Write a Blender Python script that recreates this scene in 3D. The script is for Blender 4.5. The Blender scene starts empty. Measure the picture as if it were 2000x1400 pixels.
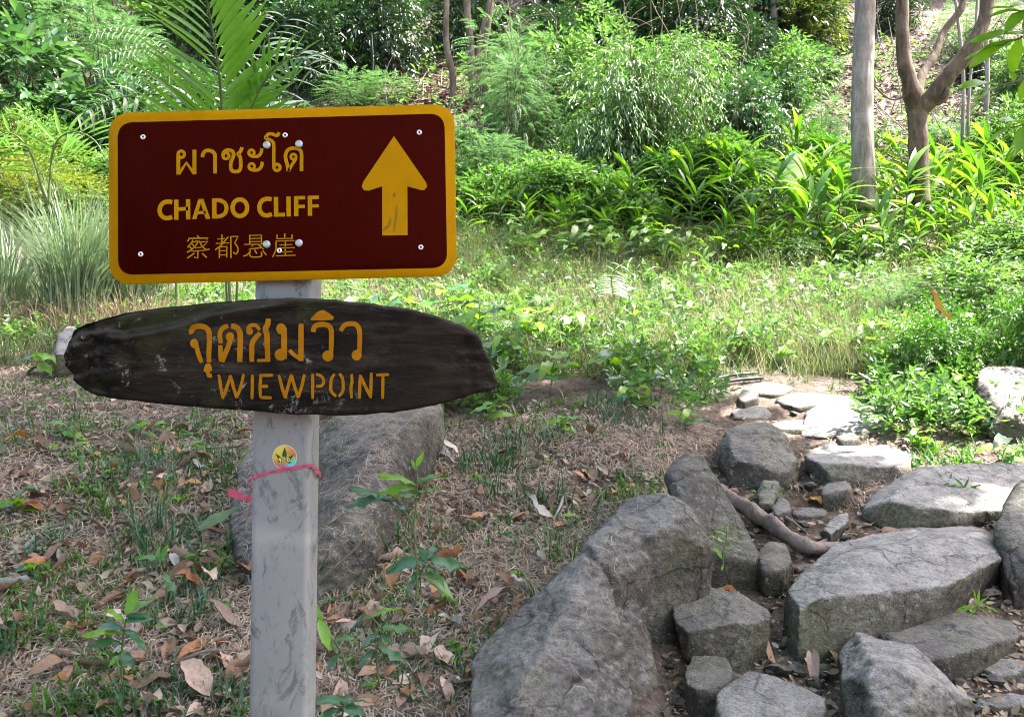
import bpy, bmesh, math, random
import numpy as np
from mathutils import Vector, Matrix

# ---------------------------------------------------------------- camera, sky, sun, exposure
S = bpy.context.scene
F = 1732.0                      # focal length in photo pixels (2000 wide)
CAM = np.array([0.0, 0.0, 1.5])
cam_d = bpy.data.cameras.new('camera'); cam_d.sensor_width = 36; cam_d.lens = F / 2000 * 36
cam_d.clip_start = 0.05; cam_d.clip_end = 500
cam = bpy.data.objects.new('camera', cam_d); S.collection.objects.link(cam)
cam.location = CAM; cam.rotation_euler = (math.radians(90), 0, 0)
S.camera = cam
SUN_ELEV, SUN_AZ = math.radians(60), math.radians(84)      # azimuth measured from +Y (ahead) towards +X (right)
w = bpy.data.worlds.new('World'); S.world = w; w.use_nodes = True
wn = w.node_tree.nodes; wl = w.node_tree.links
bg = wn['Background']; sky = wn.new('ShaderNodeTexSky'); sky.sky_type = 'NISHITA'; sky.sun_disc = False
sky.sun_elevation = SUN_ELEV; sky.sun_rotation = SUN_AZ
sky.air_density = 1.0; sky.dust_density = 5.0; sky.ozone_density = .4
wl.new(sky.outputs[0], bg.inputs[0]); bg.inputs[1].default_value = 0.15
sun_d = bpy.data.lights.new('sun', 'SUN'); sun_d.energy = 5.0; sun_d.angle = math.radians(0.5); sun_d.color = (1.0, 0.95, 0.86)
sun = bpy.data.objects.new('sun', sun_d); S.collection.objects.link(sun)
sdir = Vector((math.cos(SUN_ELEV) * math.sin(SUN_AZ), math.cos(SUN_ELEV) * math.cos(SUN_AZ), math.sin(SUN_ELEV)))
sun.rotation_euler = sdir.to_track_quat('Z', 'Y').to_euler(); sun.location = sdir * 40
S.view_settings.view_transform = 'Standard'; S.view_settings.look = 'None'
S.view_settings.gamma = 1; S.view_settings.use_curve_mapping = False
S.view_settings.exposure = 2.58
S.render.engine = 'CYCLES'
S.cycles.use_denoising = True; S.cycles.pixel_filter_type = 'BLACKMAN_HARRIS'; S.cycles.filter_width = 1.0
S.cycles.max_bounces = 7; S.cycles.diffuse_bounces = 4; S.cycles.glossy_bounces = 2
S.cycles.transmission_bounces = 5; S.cycles.transparent_max_bounces = 4
S.cycles.caustics_reflective = False; S.cycles.caustics_refractive = False

COL = S.collection
rng = np.random.default_rng(11)
random.seed(4)

# ---------------------------------------------------------------- noise
_P = np.random.default_rng(5).permutation(256); _P = np.concatenate([_P, _P, _P])
_G = np.random.default_rng(6).normal(size=(256, 3)); _G /= np.linalg.norm(_G, axis=1)[:, None]
def pnoise(p):
    p = np.asarray(p, float); i = np.floor(p).astype(int); f = p - i; i &= 255
    u = f * f * f * (f * (f * 6 - 15) + 10); r = 0
    for dx in (0, 1):
        for dy in (0, 1):
            for dz in (0, 1):
                h = _P[_P[_P[i[:, 0] + dx] + i[:, 1] + dy] + i[:, 2] + dz]
                d = ((f - (dx, dy, dz)) * _G[h]).sum(1)
                wx = u[:, 0] if dx else 1 - u[:, 0]; wy = u[:, 1] if dy else 1 - u[:, 1]; wz = u[:, 2] if dz else 1 - u[:, 2]
                r = r + d * wx * wy * wz
    return r * 1.6
def fbm(p, o=4, lac=2.1, gain=.5):
    p = np.asarray(p, float); a, s, r = 1, 1, 0
    for k in range(o):
        r = r + a * pnoise(p * s + 13.7 * k); s *= lac; a *= gain
    return r
def sstep(a, b, x):
    t = np.clip((x - a) / (b - a), 0, 1); return t * t * (3 - 2 * t)

# ---------------------------------------------------------------- terrain
_TD = np.array([-20, 0, 1.6, 2.6, 3.0, 3.6, 4.2, 5.0, 6.0, 7.5, 9.5, 12, 15, 20, 30, 60, 120.])
_TZ = np.array([-.5, -.05, .12, .449, .547, .71, .894, 1.096, 1.36, 1.72, 2.38, 3.72, 5.83, 9.6, 17.5, 38, 70.])
def _ground_z(x, y):
    x = np.asarray(x, float); y = np.asarray(y, float)
    z = (np.interp(y, _TD, _TZ) + np.interp(y - .25, _TD, _TZ) + np.interp(y + .25, _TD, _TZ)) / 3
    # the bank left of the path stands above the trodden path
    edge = .46 + .28 * (y - 3.5)
    path = sstep(edge - .1, edge + .35, x) * (1 - sstep(6.0, 7.5, y)) * (1 - sstep(3.6, 5.0, x - .3 * y))
    z = z - .085 * path
    z = z + .35 * sstep(1.6, 2.8, x - .42 * y) * (1 - sstep(9, 12, y))          # right bank
    q = np.stack([x, y, x * 0], -1).reshape(-1, 3)
    n = .045 * fbm(q * 1.1, 3).reshape(x.shape) * (1 - .4 * path)
    n2 = .35 * fbm(q * .16 + 40, 3).reshape(x.shape) * sstep(9, 16, y)
    return z + n + n2
_hx, _hy = np.arange(-14, 14.01, .05), np.arange(-6, 34.01, .05)
_HX, _HY = np.meshgrid(_hx, _hy, indexing='ij'); _HZ = _ground_z(_HX, _HY)
def ground_z(x, y):
    x = np.asarray(x, float); y = np.asarray(y, float)
    if x.size > 3000 or x.size < 1 or np.any(np.abs(x) > 13.9) or np.any(y > 33.9) or np.any(y < -5.9): 
        if x.size < 40000 and not (np.any(np.abs(x) > 13.9) or np.any(y > 33.9) or np.any(y < -5.9)): pass
        elif np.any(np.abs(x) > 13.9) or np.any(y > 33.9) or np.any(y < -5.9):
            ins = (np.abs(x) < 13.9) & (y < 33.9) & (y > -5.9); out = np.empty(x.shape)
            if ins.any(): out[ins] = ground_z(x[ins], y[ins])
            if (~ins).any(): out[~ins] = _ground_z(x[~ins], y[~ins])
            return out
    u = (x + 14) / .05; v = (y + 6) / .05; i = u.astype(int); j = v.astype(int); u = u - i; v = v - j
    return (_HZ[i, j] * (1 - u) + _HZ[i + 1, j] * u) * (1 - v) + (_HZ[i, j + 1] * (1 - u) + _HZ[i + 1, j + 1] * u) * v
def at(px, py, tmax=70):
    """the point of the ground seen at photo pixel (px, py)"""
    t = np.concatenate([np.arange(1.4, 12, .02), np.arange(12, tmax, .08)])
    dx, dz = (px - 1000) / F, (700 - py) / F
    h = ground_z(dx * t, t) - (CAM[2] + dz * t)
    k = np.argmax(h > 0) if (h > 0).any() else len(t) - 1
    return np.array([dx * t[k], t[k], float(ground_z(np.array([dx * t[k]]), np.array([t[k]]))[0])])
def pix(px, py, d):
    return np.array([(px - 1000) / F * d, d, CAM[2] + (700 - py) / F * d])

# ---------------------------------------------------------------- mesh building
class MB:
    def __init__(s): s.v = []; s.f = []; s.n = 0
    def add(s, v, faces):
        v = np.asarray(v, float).reshape(-1, 3)
        for fa in (faces if isinstance(faces, list) else [faces]):
            s.f.append(np.asarray(fa, int) + s.n)
        s.v.append(v); s.n += len(v)
    def mesh(s, name, mat=None, smooth=False):
        me = bpy.data.meshes.new(name)
        v = np.concatenate(s.v) if s.v else np.zeros((0, 3))
        me.vertices.add(len(v)); me.vertices.foreach_set('co', v.astype(np.float32).ravel())
        loops = np.concatenate([f.ravel() for f in s.f]); sizes = np.concatenate([np.full(len(f), f.shape[1]) for f in s.f])
        me.loops.add(len(loops)); me.loops.foreach_set('vertex_index', loops.astype(np.int32))
        me.polygons.add(len(sizes)); st = np.concatenate([[0], np.cumsum(sizes)[:-1]])
        me.polygons.foreach_set('loop_start', st.astype(np.int32))
        me.update(calc_edges=True); me.validate()
        if smooth: me.polygons.foreach_set('use_smooth', np.ones(len(me.polygons), bool))
        if mat:
            for m in (mat if isinstance(mat, (list, tuple)) else [mat]): me.materials.append(m)
        return me
def link(name, me, parent=None, loc=None, rot=None, scale=None):
    o = bpy.data.objects.new(name, me); COL.objects.link(o)
    if parent is not None: o.parent = parent
    if loc is not None: o.location = loc
    if rot is not None: o.rotation_euler = rot
    if scale is not None: o.scale = (scale,) * 3 if np.isscalar(scale) else scale
    return o
def tag(o, label=None, cat=None, group=None, kind=None):
    if label: o['label'] = label
    if cat: o['category'] = cat
    if group: o['group'] = group
    if kind: o['kind'] = kind
    return o
def thing(name, label, cat, loc=(0, 0, 0), group=None, rot=None, scale=None):
    return tag(link(name, None, None, loc, rot, scale), label, cat, group)
def copy_tree(o, parent=None):
    c = o.copy(); COL.objects.link(c)
    if parent is not None: c.parent = parent
    for ch in o.children: copy_tree(ch, c)
    return c
def norm(a): return a / np.maximum(np.linalg.norm(a, axis=-1, keepdims=True), 1e-9)
def place(tv, tf, P, D, U, SC):
    """copies of template (verts tv, face arrays tf) at P, +Y along D, +Z near U, scaled SC (N,) or (N,3)"""
    N = len(P); D = norm(D); X = norm(np.cross(D, U)); Z = np.cross(X, D)
    SC = np.asarray(SC, float); SC = SC[:, None] * np.ones(3) if SC.ndim == 1 else SC
    t = tv[None] * SC[:, None, :]
    v = P[:, None] + t[..., 0:1] * X[:, None] + t[..., 1:2] * D[:, None] + t[..., 2:3] * Z[:, None]
    off = (np.arange(N) * len(tv))[:, None, None]
    return v.reshape(-1, 3), [(f[None] + off).reshape(-1, f.shape[1]) for f in tf]
LEAF4 = (np.array([[0, 0, 0], [-.2, .3, .05], [-.15, .7, 0], [0, 1, -.12], [.15, .7, 0], [.2, .3, .05]], float) , [np.array([[0, 3, 2, 1], [0, 5, 4, 3]])])
LEAF2 = (np.array([[0, 0, 0], [-.2, .45, .05], [0, 1, -.1], [.2, .45, .05]], float), [np.array([[0, 2, 1], [0, 3, 2]])])
def leaf_template(width=.3, droop=.25, fold=.25, rows=6, peak=.4, wave=0., seed=0, tip=1.0, curl=0):
    """a leaf of length 1 along +Y made of rows x 3 vertices"""
    r = np.random.default_rng(seed); v = []
    for k in range(rows + 1):
        t = k / rows
        if t <= peak: wd = math.sin(t / peak * math.pi / 2) ** .8
        else: wd = math.cos((t - peak) / (1 - peak) * math.pi / 2) ** tip
        wd = max(wd, .02) * width / 2
        z = -droop * t * t; y = t * (1 - .25 * droop * t)
        for s_ in (-1, 0, 1):
            v.append([s_ * wd * (1 - abs(curl) * .5), y + (r.normal() * .012 if wave else 0), z + abs(s_) * wd * (fold + curl * 1.2) + wave * r.normal() * .5 * abs(s_)])
    f = []
    for k in range(rows):
        for c in (0, 1):
            a = k * 3 + c; f.append([a, a + 1, a + 4, a + 3])
    return np.array(v), [np.array(f)]
def tube_mesh(pts, rad, sides=8, cap=True, lump=0., seed=0, lf=3.):
    pts = np.asarray(pts, float); rad = np.asarray(rad, float) * np.ones(len(pts))
    T = norm(np.gradient(pts, axis=0)); ref = np.array([0, 0, 1.]) if abs(T[0][2]) < .9 else np.array([1., 0, 0])
    v = []; X = norm(np.cross(T[0], ref))
    for k in range(len(pts)):
        X = norm(X - T[k] * X.dot(T[k])); Y = np.cross(T[k], X)
        a = np.arange(sides) / sides * 2 * math.pi
        v.append(pts[k] + rad[k] * (np.cos(a)[:, None] * X + np.sin(a)[:, None] * Y))
    v = np.concatenate(v)
    if lump:
        c = np.repeat(pts, sides, 0); n = norm(v - c)
        v = v + n * (lump * fbm(v * lf + seed, 3) * np.repeat(rad, sides))[:, None]
    i = np.arange(len(pts) - 1)[:, None] * sides; j = np.arange(sides)[None]
    a = i + j; b = i + (j + 1) % sides
    f = np.stack([a, b, b + sides, a + sides], -1).reshape(-1, 4)
    fs = [f]
    if cap: fs += [np.arange(sides)[None, ::-1], (np.arange(sides) + (len(pts) - 1) * sides)[None]]
    return v, fs
def smooth_path(pts, n=8, closed=False):
    """Catmull-Rom through pts"""
    p = np.asarray(pts, float); m = len(p); out = []
    if m == 2: return p
    for k in range(m if closed else m - 1):
        if closed: a, b, c, d = p[(k - 1) % m], p[k], p[(k + 1) % m], p[(k + 2) % m]
        else: a, b, c, d = p[max(k - 1, 0)], p[k], p[k + 1], p[min(k + 2, m - 1)]
        for t in np.arange(n) / n:
            out.append(.5 * (2 * b + (c - a) * t + (2 * a - 5 * b + 4 * c - d) * t * t + (3 * b - a - 3 * c + d) * t ** 3))
    if not closed: out.append(p[-1])
    return np.array(out)

# ---------------------------------------------------------------- materials
def srgb(h):
    h = h.lstrip('#'); c = [int(h[k:k + 2], 16) / 255 for k in (0, 2, 4)]
    return tuple(x / 12.92 if x < .04045 else ((x + .055) / 1.055) ** 2.4 for x in c) + (1,)
class NT:
    def __init__(s, name):
        s.m = bpy.data.materials.new(name); s.m.use_nodes = True; s.t = s.m.node_tree
        s.b = s.t.nodes['Principled BSDF']; s.out = s.t.nodes['Material Output']
    def n(s, kind, **k):
        x = s.t.nodes.new('ShaderNode' + kind)
        for a, b in k.items(): setattr(x, a, b)
        return x
    def l(s, a, b): s.t.links.new(a, b)
    def coord(s, out='Object'):
        if not hasattr(s, 'tc'): s.tc = s.n('TexCoord')
        return s.tc.outputs[out]
    def noise(s, scale, detail=5, rough=.6, vec=None, dist=0, out='Fac'):
        x = s.n('TexNoise'); x.inputs['Scale'].default_value = scale; x.inputs['Detail'].default_value = detail
        x.inputs['Roughness'].default_value = rough; x.inputs['Distortion'].default_value = dist
        s.l(vec if vec is not None else s.coord(), x.inputs['Vector']); return x.outputs[out]
    def mapping(s, scale=(1, 1, 1), rot=(0, 0, 0), vec=None):
        x = s.n('Mapping'); x.inputs['Scale'].default_value = scale; x.inputs['Rotation'].default_value = rot
        s.l(vec if vec is not None else s.coord(), x.inputs['Vector']); return x.outputs[0]
    def ramp(s, fac, stops):
        x = s.n('ValToRGB'); e = x.color_ramp.elements
        while len(e) < len(stops): e.new(.5)
        for el, (p, c) in zip(e, stops): el.position = p; el.color = c if len(c) == 4 else tuple(c) + (1,)
        s.l(fac, x.inputs[0]); return x.outputs[0]
    def mix(s, a, b, fac, mode='MIX'):
        x = s.n('MixRGB', blend_type=mode)
        for sock, v in ((x.inputs[0], fac), (x.inputs[1], a), (x.inputs[2], b)):
            if hasattr(v, 'links') or isinstance(v, bpy.types.NodeSocket): s.l(v, sock)
            else: sock.default_value = v
        return x.outputs[0]
    def math(s, op, a, b=None):
        x = s.n('Math', operation=op)
        for sock, v in ((x.inputs[0], a), (x.inputs[1], b)):
            if v is None: continue
            if isinstance(v, bpy.types.NodeSocket): s.l(v, sock)
            else: sock.default_value = v
        return x.outputs[0]
    def bump(s, h, strength=.5, dist=.01, prev=None):
        x = s.n('Bump'); x.inputs['Strength'].default_value = strength; x.inputs['Distance'].default_value = dist
        s.l(h, x.inputs['Height'])
        if prev is not None: s.l(prev, x.inputs['Normal'])
        s.l(x.outputs[0], s.b.inputs['Normal']); return x.outputs[0]
    def set(s, **k):
        for a, b in k.items():
            sock = s.b.inputs[a.replace('_', ' ')]
            if isinstance(b, bpy.types.NodeSocket): s.l(b, sock)
            else: sock.default_value = b
        return s
    def thin(s, color, fac):
        """thin leaf: part of the light passes through"""
        tr = s.n('BsdfTranslucent'); mx = s.n('MixShader'); mx.inputs[0].default_value = fac
        if isinstance(color, bpy.types.NodeSocket): s.l(color, tr.inputs[0])
        else: tr.inputs[0].default_value = color
        s.l(s.b.outputs[0], mx.inputs[1]); s.l(tr.outputs[0], mx.inputs[2]); s.l(mx.outputs[0], s.out.inputs[0])
def C(r, g, b): return (r, g, b, 1)

def leaf_material(name, cols, rough=.42, thin=.35, glow=(1.5, 1.6, .7), spec=.5, vein=0):
    m = NT(name); g = m.n('NewGeometry'); oi = m.n('ObjectInfo')
    k = m.math('FRACT', m.math('ADD', g.outputs['Random Per Island'], m.math('MULTIPLY', oi.outputs['Random'], .37)))
    col = m.ramp(k, [(i / max(1, len(cols) - 1), c) for i, c in enumerate(cols)])
    col = m.mix(col, m.mix(col, C(.55, .6, .5), 1, 'MULTIPLY'), m.noise(9, 3))
    if vein:
        col = m.mix(col, C(.5, .55, .25), m.math('MULTIPLY', m.noise(60, 2), vein))
    m.set(Base_Color=col, Roughness=rough, Specular_IOR_Level=spec)
    t = m.mix(col, glow + (1,), 1, 'MULTIPLY'); m.thin(t, thin); return m.m

def rock_material(name, tone=1.0, warm=0.0, seed=0, dust=.8):
    m = NT(name); v = m.mapping((1, 1, 1), (seed, seed * .7, 0), m.coord('Object'))
    a = m.noise(3.2, 8, .62, v, .6); b = m.noise(28, 6, .7, v); c = m.noise(110, 3, .6, v)
    st = m.noise(9, 6, .7, m.mapping((1, 1, 4.5), (.5 + seed, .35, .2), m.coord('Object')), 1.2)
    lo = C(.040 * tone, .033 * tone, (.027 - .004 * warm) * tone); hi = C(.34 * tone, .305 * tone, (.27 - .02 * warm) * tone)
    mid = C(.145 * tone, (.12 - .004 * warm) * tone, (.096 - .012 * warm) * tone)
    col = m.ramp(a, [(.36, lo), (.49, mid), (.64, hi)])
    col = m.mix(col, C(.055, .045, .038), m.ramp(st, [(.42, C(0, 0, 0)), (.62, C(.75, .75, .75))]))
    col = m.mix(col, C(.42, .40, .37), m.ramp(b, [(.56, C(0, 0, 0)), (.72, C(.7, .7, .7))]))         # pale lichen
    col = m.mix(col, C(.10, .105, .045), m.ramp(m.noise(2.1, 6, .7, v), [(.48, C(0, 0, 0)), (.62, C(.7, .7, .7))]))
    vo = m.n('TexVoronoi'); vo.inputs['Scale'].default_value = 65; m.l(v, vo.inputs['Vector'])
    col = m.mix(col, C(.5, .49, .46), m.ramp(m.math('ADD', vo.outputs['Distance'], m.math('MULTIPLY', m.noise(40, 3, .6, v), .3)), [(.2, C(.6, .6, .6)), (.3, C(0, 0, 0))]))
    f2 = m.noise(52, 8, .8, v, 1.)
    col = m.mix(col, m.mix(col, C(.25, .25, .25), 1, 'MULTIPLY'), m.ramp(f2, [(.36, C(1, 1, 1)), (.52, C(0, 0, 0))]))
    # cracks
    wv = m.n('VectorMath', operation='ADD'); m.l(v, wv.inputs[0]); nv = m.n('VectorMath', operation='SCALE'); nv.inputs['Scale'].default_value = .22; m.l(m.noise(3.5, 4, .6, v, 0, 'Color'), nv.inputs[0]); m.l(nv.outputs[0], wv.inputs[1])
    sc_ = m.mapping((1, 1, 1.9), (.4, .3 + seed, .2), wv.outputs[0])
    ck = m.n('TexVoronoi', feature='DISTANCE_TO_EDGE'); ck.inputs['Scale'].default_value = 3.4; m.l(sc_, ck.inputs['Vector'])
    ckm = m.ramp(m.math('ADD', ck.outputs['Distance'], m.math('MULTIPLY', m.math('SUBTRACT', a, .42), .12)), [(.0, C(0, 0, 0)), (.028, C(1, 1, 1))])
    col = m.mix(m.mix(col, C(.16, .16, .16), 1, 'MULTIPLY'), col, ckm)
    # skylight on the upward faces, with pale weathering, put into the colour
    g = m.n('NewGeometry'); sx = m.n('SeparateXYZ'); m.l(g.outputs['Normal'], sx.inputs[0])
    up = m.ramp(m.math('ADD', sx.outputs['Z'], m.math('MULTIPLY', m.math('SUBTRACT', b, .5), .5)), [(.5, C(0, 0, 0)), (.9, C(.9, .9, .9))])
    col = m.mix(col, m.mix(C(.30 * tone, .285 * tone, .285 * tone), C(.58 * tone, .55 * tone, .545 * tone), m.ramp(m.noise(11, 9, .8, v), [(.4, C(0, 0, 0)), (.58, C(1, 1, 1))])), m.math('MULTIPLY', m.math('MULTIPLY', up, dust), m.mix(C(.45, .45, .45), C(1, 1, 1), ckm)))
    col = m.mix(col, m.mix(col, C(.45, .45, .45), 1, 'MULTIPLY'), m.ramp(m.noise(95, 6, .8, v, .5), [(.38, C(1, 1, 1)), (.5, C(0, 0, 0))]))
    m.set(Base_Color=col, Roughness=.72, Specular_IOR_Level=.35)
    p = m.bump(a, .25, .015); p = m.bump(st, .7, .014, p); p = m.bump(ckm, .7, .012, p); p = m.bump(b, 1, .018, p); p = m.bump(f2, .8, .006, p); m.bump(c, .9, .005, p)
    return m.m
M = {}
for k in range(4): M['rock%d' % k] = rock_material('rock_%s' % 'abcd'[k], (.72, .60, .74, .66)[k], (0, 1, .3, 1)[k], k * 1.7, (.5, .4, .9, .8)[k])

def soil():
    m = NT('soil'); v = m.coord('Object')
    a = m.noise(1.3, 6, .6, v); b = m.noise(16, 6, .7, v); c = m.noise(90, 4, .7, v)
    col = m.ramp(a, [(.3, C(.14, .105, .088)), (.5, C(.23, .18, .155)), (.7, C(.31, .26, .235))])
    col = m.mix(col, C(.07, .045, .032), m.ramp(b, [(.45, C(0, 0, 0)), (.62, C(.8, .8, .8))]))
    col = m.mix(col, C(.07, .05, .04), m.ramp(m.noise(45, 6, .8, v, .4), [(.38, C(.9, .9, .9)), (.5, C(0, 0, 0))]))
    col = m.mix(col, C(.48, .41, .36), m.ramp(c, [(.56, C(0, 0, 0)), (.7, C(.6, .6, .6))]))
    m.set(Base_Color=col, Roughness=.9, Specular_IOR_Level=.15)
    p = m.bump(b, 1, .05); p = m.bump(m.noise(45, 6, .8, v, .4), .8, .02, p); m.bump(c, .8, .01, p); return m.m
M['soil'] = soil()
GREEN = {
 'glossy': ([C(.028, .075, .03), C(.05, .12, .045), C(.08, .17, .06), C(.03, .09, .04)], .3, .3, (1.5, 1.7, .8), .8),
 'bright': ([C(.07, .17, .045), C(.11, .23, .06), C(.17, .29, .08), C(.045, .12, .035)], .34, .38, (1.4, 1.5, .8), .7),
 'feather': ([C(.06, .14, .06), C(.10, .20, .085), C(.14, .24, .11)], .45, .42, (1.3, 1.4, .9), .5),
 'dark': ([C(.014, .042, .018), C(.022, .06, .022), C(.03, .085, .028)], .28, .2, (1.5, 1.7, .5), .7),
 'lime': ([C(.12, .20, .04), C(.17, .24, .06), C(.22, .22, .08), C(.09, .16, .035)], .5, .42, (1.3, 1.3, .4), .4),
 'ginger': ([C(.085, .22, .03), C(.13, .29, .035), C(.20, .35, .05), C(.045, .14, .025)], .34, .42, (1.45, 1.55, .45), .6),
 'palm': ([C(.10, .26, .02), C(.15, .33, .03)], .38, .6, (1.6, 1.6, .5), .5),
 'frondpale': ([C(.25, .36, .22), C(.35, .45, .3), C(.16, .28, .13)], .3, .35, (1.2, 1.3, .8), .9),
 'silver': ([C(.17, .24, .16), C(.24, .31, .22), C(.10, .18, .09)], .42, .3, (1.2, 1.3, .8), .6),
 'grass': ([C(.045, .10, .03), C(.09, .16, .055), C(.20, .25, .13), C(.30, .30, .21)], .5, .35, (1.4, 1.4, .6), .4),
 'seed': ([C(.28, .28, .18), C(.40, .38, .28), C(.16, .22, .1)], .7, .35, (1.2, 1.2, .8), .3),
 'straw': ([C(.36, .25, .18), C(.52, .41, .33), C(.20, .12, .08), C(.62, .53, .46)], .6, .25, (1.1, 1.05, .9), .3),
 'hill_litter': ([C(.17, .10, .07), C(.27, .19, .15), C(.10, .06, .04), C(.36, .29, .25)], .7, .15, (1.1, 1.05, .9), .3),
 'fibre': ([C(.38, .27, .22), C(.58, .44, .37), C(.22, .145, .115), C(.72, .60, .53)], .7, .1, (1, 1, 1), .2),
 'sprout': ([C(.15, .33, .02), C(.22, .42, .03)], .35, .4, (1.4, 1.5, .4), .5),
 'near': ([C(.04, .14, .02), C(.07, .19, .025), C(.11, .25, .03)], .35, .3, (1.5, 1.7, .4), .55),
 'nearblue': ([C(.035, .11, .045), C(.055, .15, .06)], .32, .2, (1.5, 1.7, .6), .6),
}
for k, (c, r, t, g, s) in GREEN.items(): M[k] = leaf_material('leaf_' + k, c, r, t, g, s)
def dry(name, a, b, thin=.12):
    m = NT(name); g = m.n('ObjectInfo'); n = m.noise(14, 5, .6)
    col = m.ramp(n, [(.3, a), (.7, b)])
    col = m.mix(col, C(.09, .05, .03), m.ramp(m.noise(40, 4), [(.55, C(0, 0, 0)), (.75, C(.7, .7, .7))]))
    col = m.mix(col, m.mix(col, C(.5, .5, .5), 1, 'MULTIPLY'), g.outputs['Random'])
    m.set(Base_Color=col, Roughness=.62, Specular_IOR_Level=.3); m.bump(m.noise(55, 3), .5, .003); m.thin(col, thin); return m.m
M['dry0'] = dry('dry_leaf_pinkish', C(.46, .30, .24), C(.62, .46, .39))
M['dry1'] = dry('dry_leaf_rust', C(.34, .14, .06), C(.50, .25, .13))
M['dry2'] = dry('dry_leaf_pale', C(.5, .45, .42), C(.64, .59, .56))
M['dry3'] = dry('dry_leaf_brown', C(.24, .14, .09), C(.36, .22, .15))
M['dry4'] = dry('dry_leaf_orange', C(.55, .25, .05), C(.7, .36, .07))
def bark(name, a, b, c, sc=1.):
    m = NT(name); v = m.mapping((1, 1, .22)); n = m.noise(9 * sc, 7, .65, v, .4); q = m.noise(2.2, 4, .6)
    rings = m.noise(7, 3, .6, m.mapping((.35, .35, 5)))
    col = m.ramp(n, [(.3, a), (.55, b), (.75, c)])
    col = m.mix(col, c, m.ramp(q, [(.5, C(0, 0, 0)), (.68, C(.7, .7, .7))]))
    col = m.mix(col, a, m.ramp(rings, [(.58, C(0, 0, 0)), (.66, C(.25, .25, .25))]))
    m.set(Base_Color=col, Roughness=.85, Specular_IOR_Level=.2); p = m.bump(n, .8, .02); m.bump(rings, .2, .004, p); return m.m
M['bark_pale'] = bark('bark_pale', C(.11, .095, .08), C(.22, .195, .17), C(.40, .37, .34), 1.6)
M['bark_brown'] = bark('bark_brown', C(.045, .032, .022), C(.11, .083, .06), C(.22, .175, .135), 1.8)
M['bark_root'] = bark('bark_root', C(.11, .08, .07), C(.20, .155, .14), C(.30, .25, .23), 3)
M['twig'] = bark('twig', C(.05, .035, .025), C(.10, .075, .055), C(.2, .16, .13), 4)

# ---------------------------------------------------------------- ground
def axis(lo, hi, fine_lo, fine_hi, step, growth=1.09):
    a = list(np.arange(fine_lo, fine_hi, step)); s = step; p = a[-1]
    while p < hi: s = min(s * growth, 4); p += s; a.append(p)
    s = step; p = a[0]; pre = []
    while p > lo: s = min(s * growth, 4); p -= s; pre.append(p)
    return np.array(pre[::-1] + a)
gx, gy = axis(-90, 90, -2.6, 3.4, .04), axis(-20, 120, 2.2, 7.0, .04, 1.05)
X, Y = np.meshgrid(gx, gy); Z = ground_z(X, Y)
q = np.stack([X, Y, Z], -1).reshape(-1, 3)
near = (1 - sstep(8, 12, Y)) * (1 - sstep(4, 7, np.abs(X)))
Z = Z + (.014 * fbm(q * 7, 3) + .006 * fbm(q * 26, 2)).reshape(X.shape) * near
mb = MB(); ni, nj = X.shape
i, j = np.meshgrid(np.arange(ni - 1), np.arange(nj - 1), indexing='ij'); a = (i * nj + j).ravel()
mb.add(np.stack([X, Y, Z], -1).reshape(-1, 3), np.stack([a, a + 1, a + nj + 1, a + nj], -1))
tag(link('ground', mb.mesh('ground', M['soil'], True)), kind='structure', label='sloping forest floor of bare pinkish soil')

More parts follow.
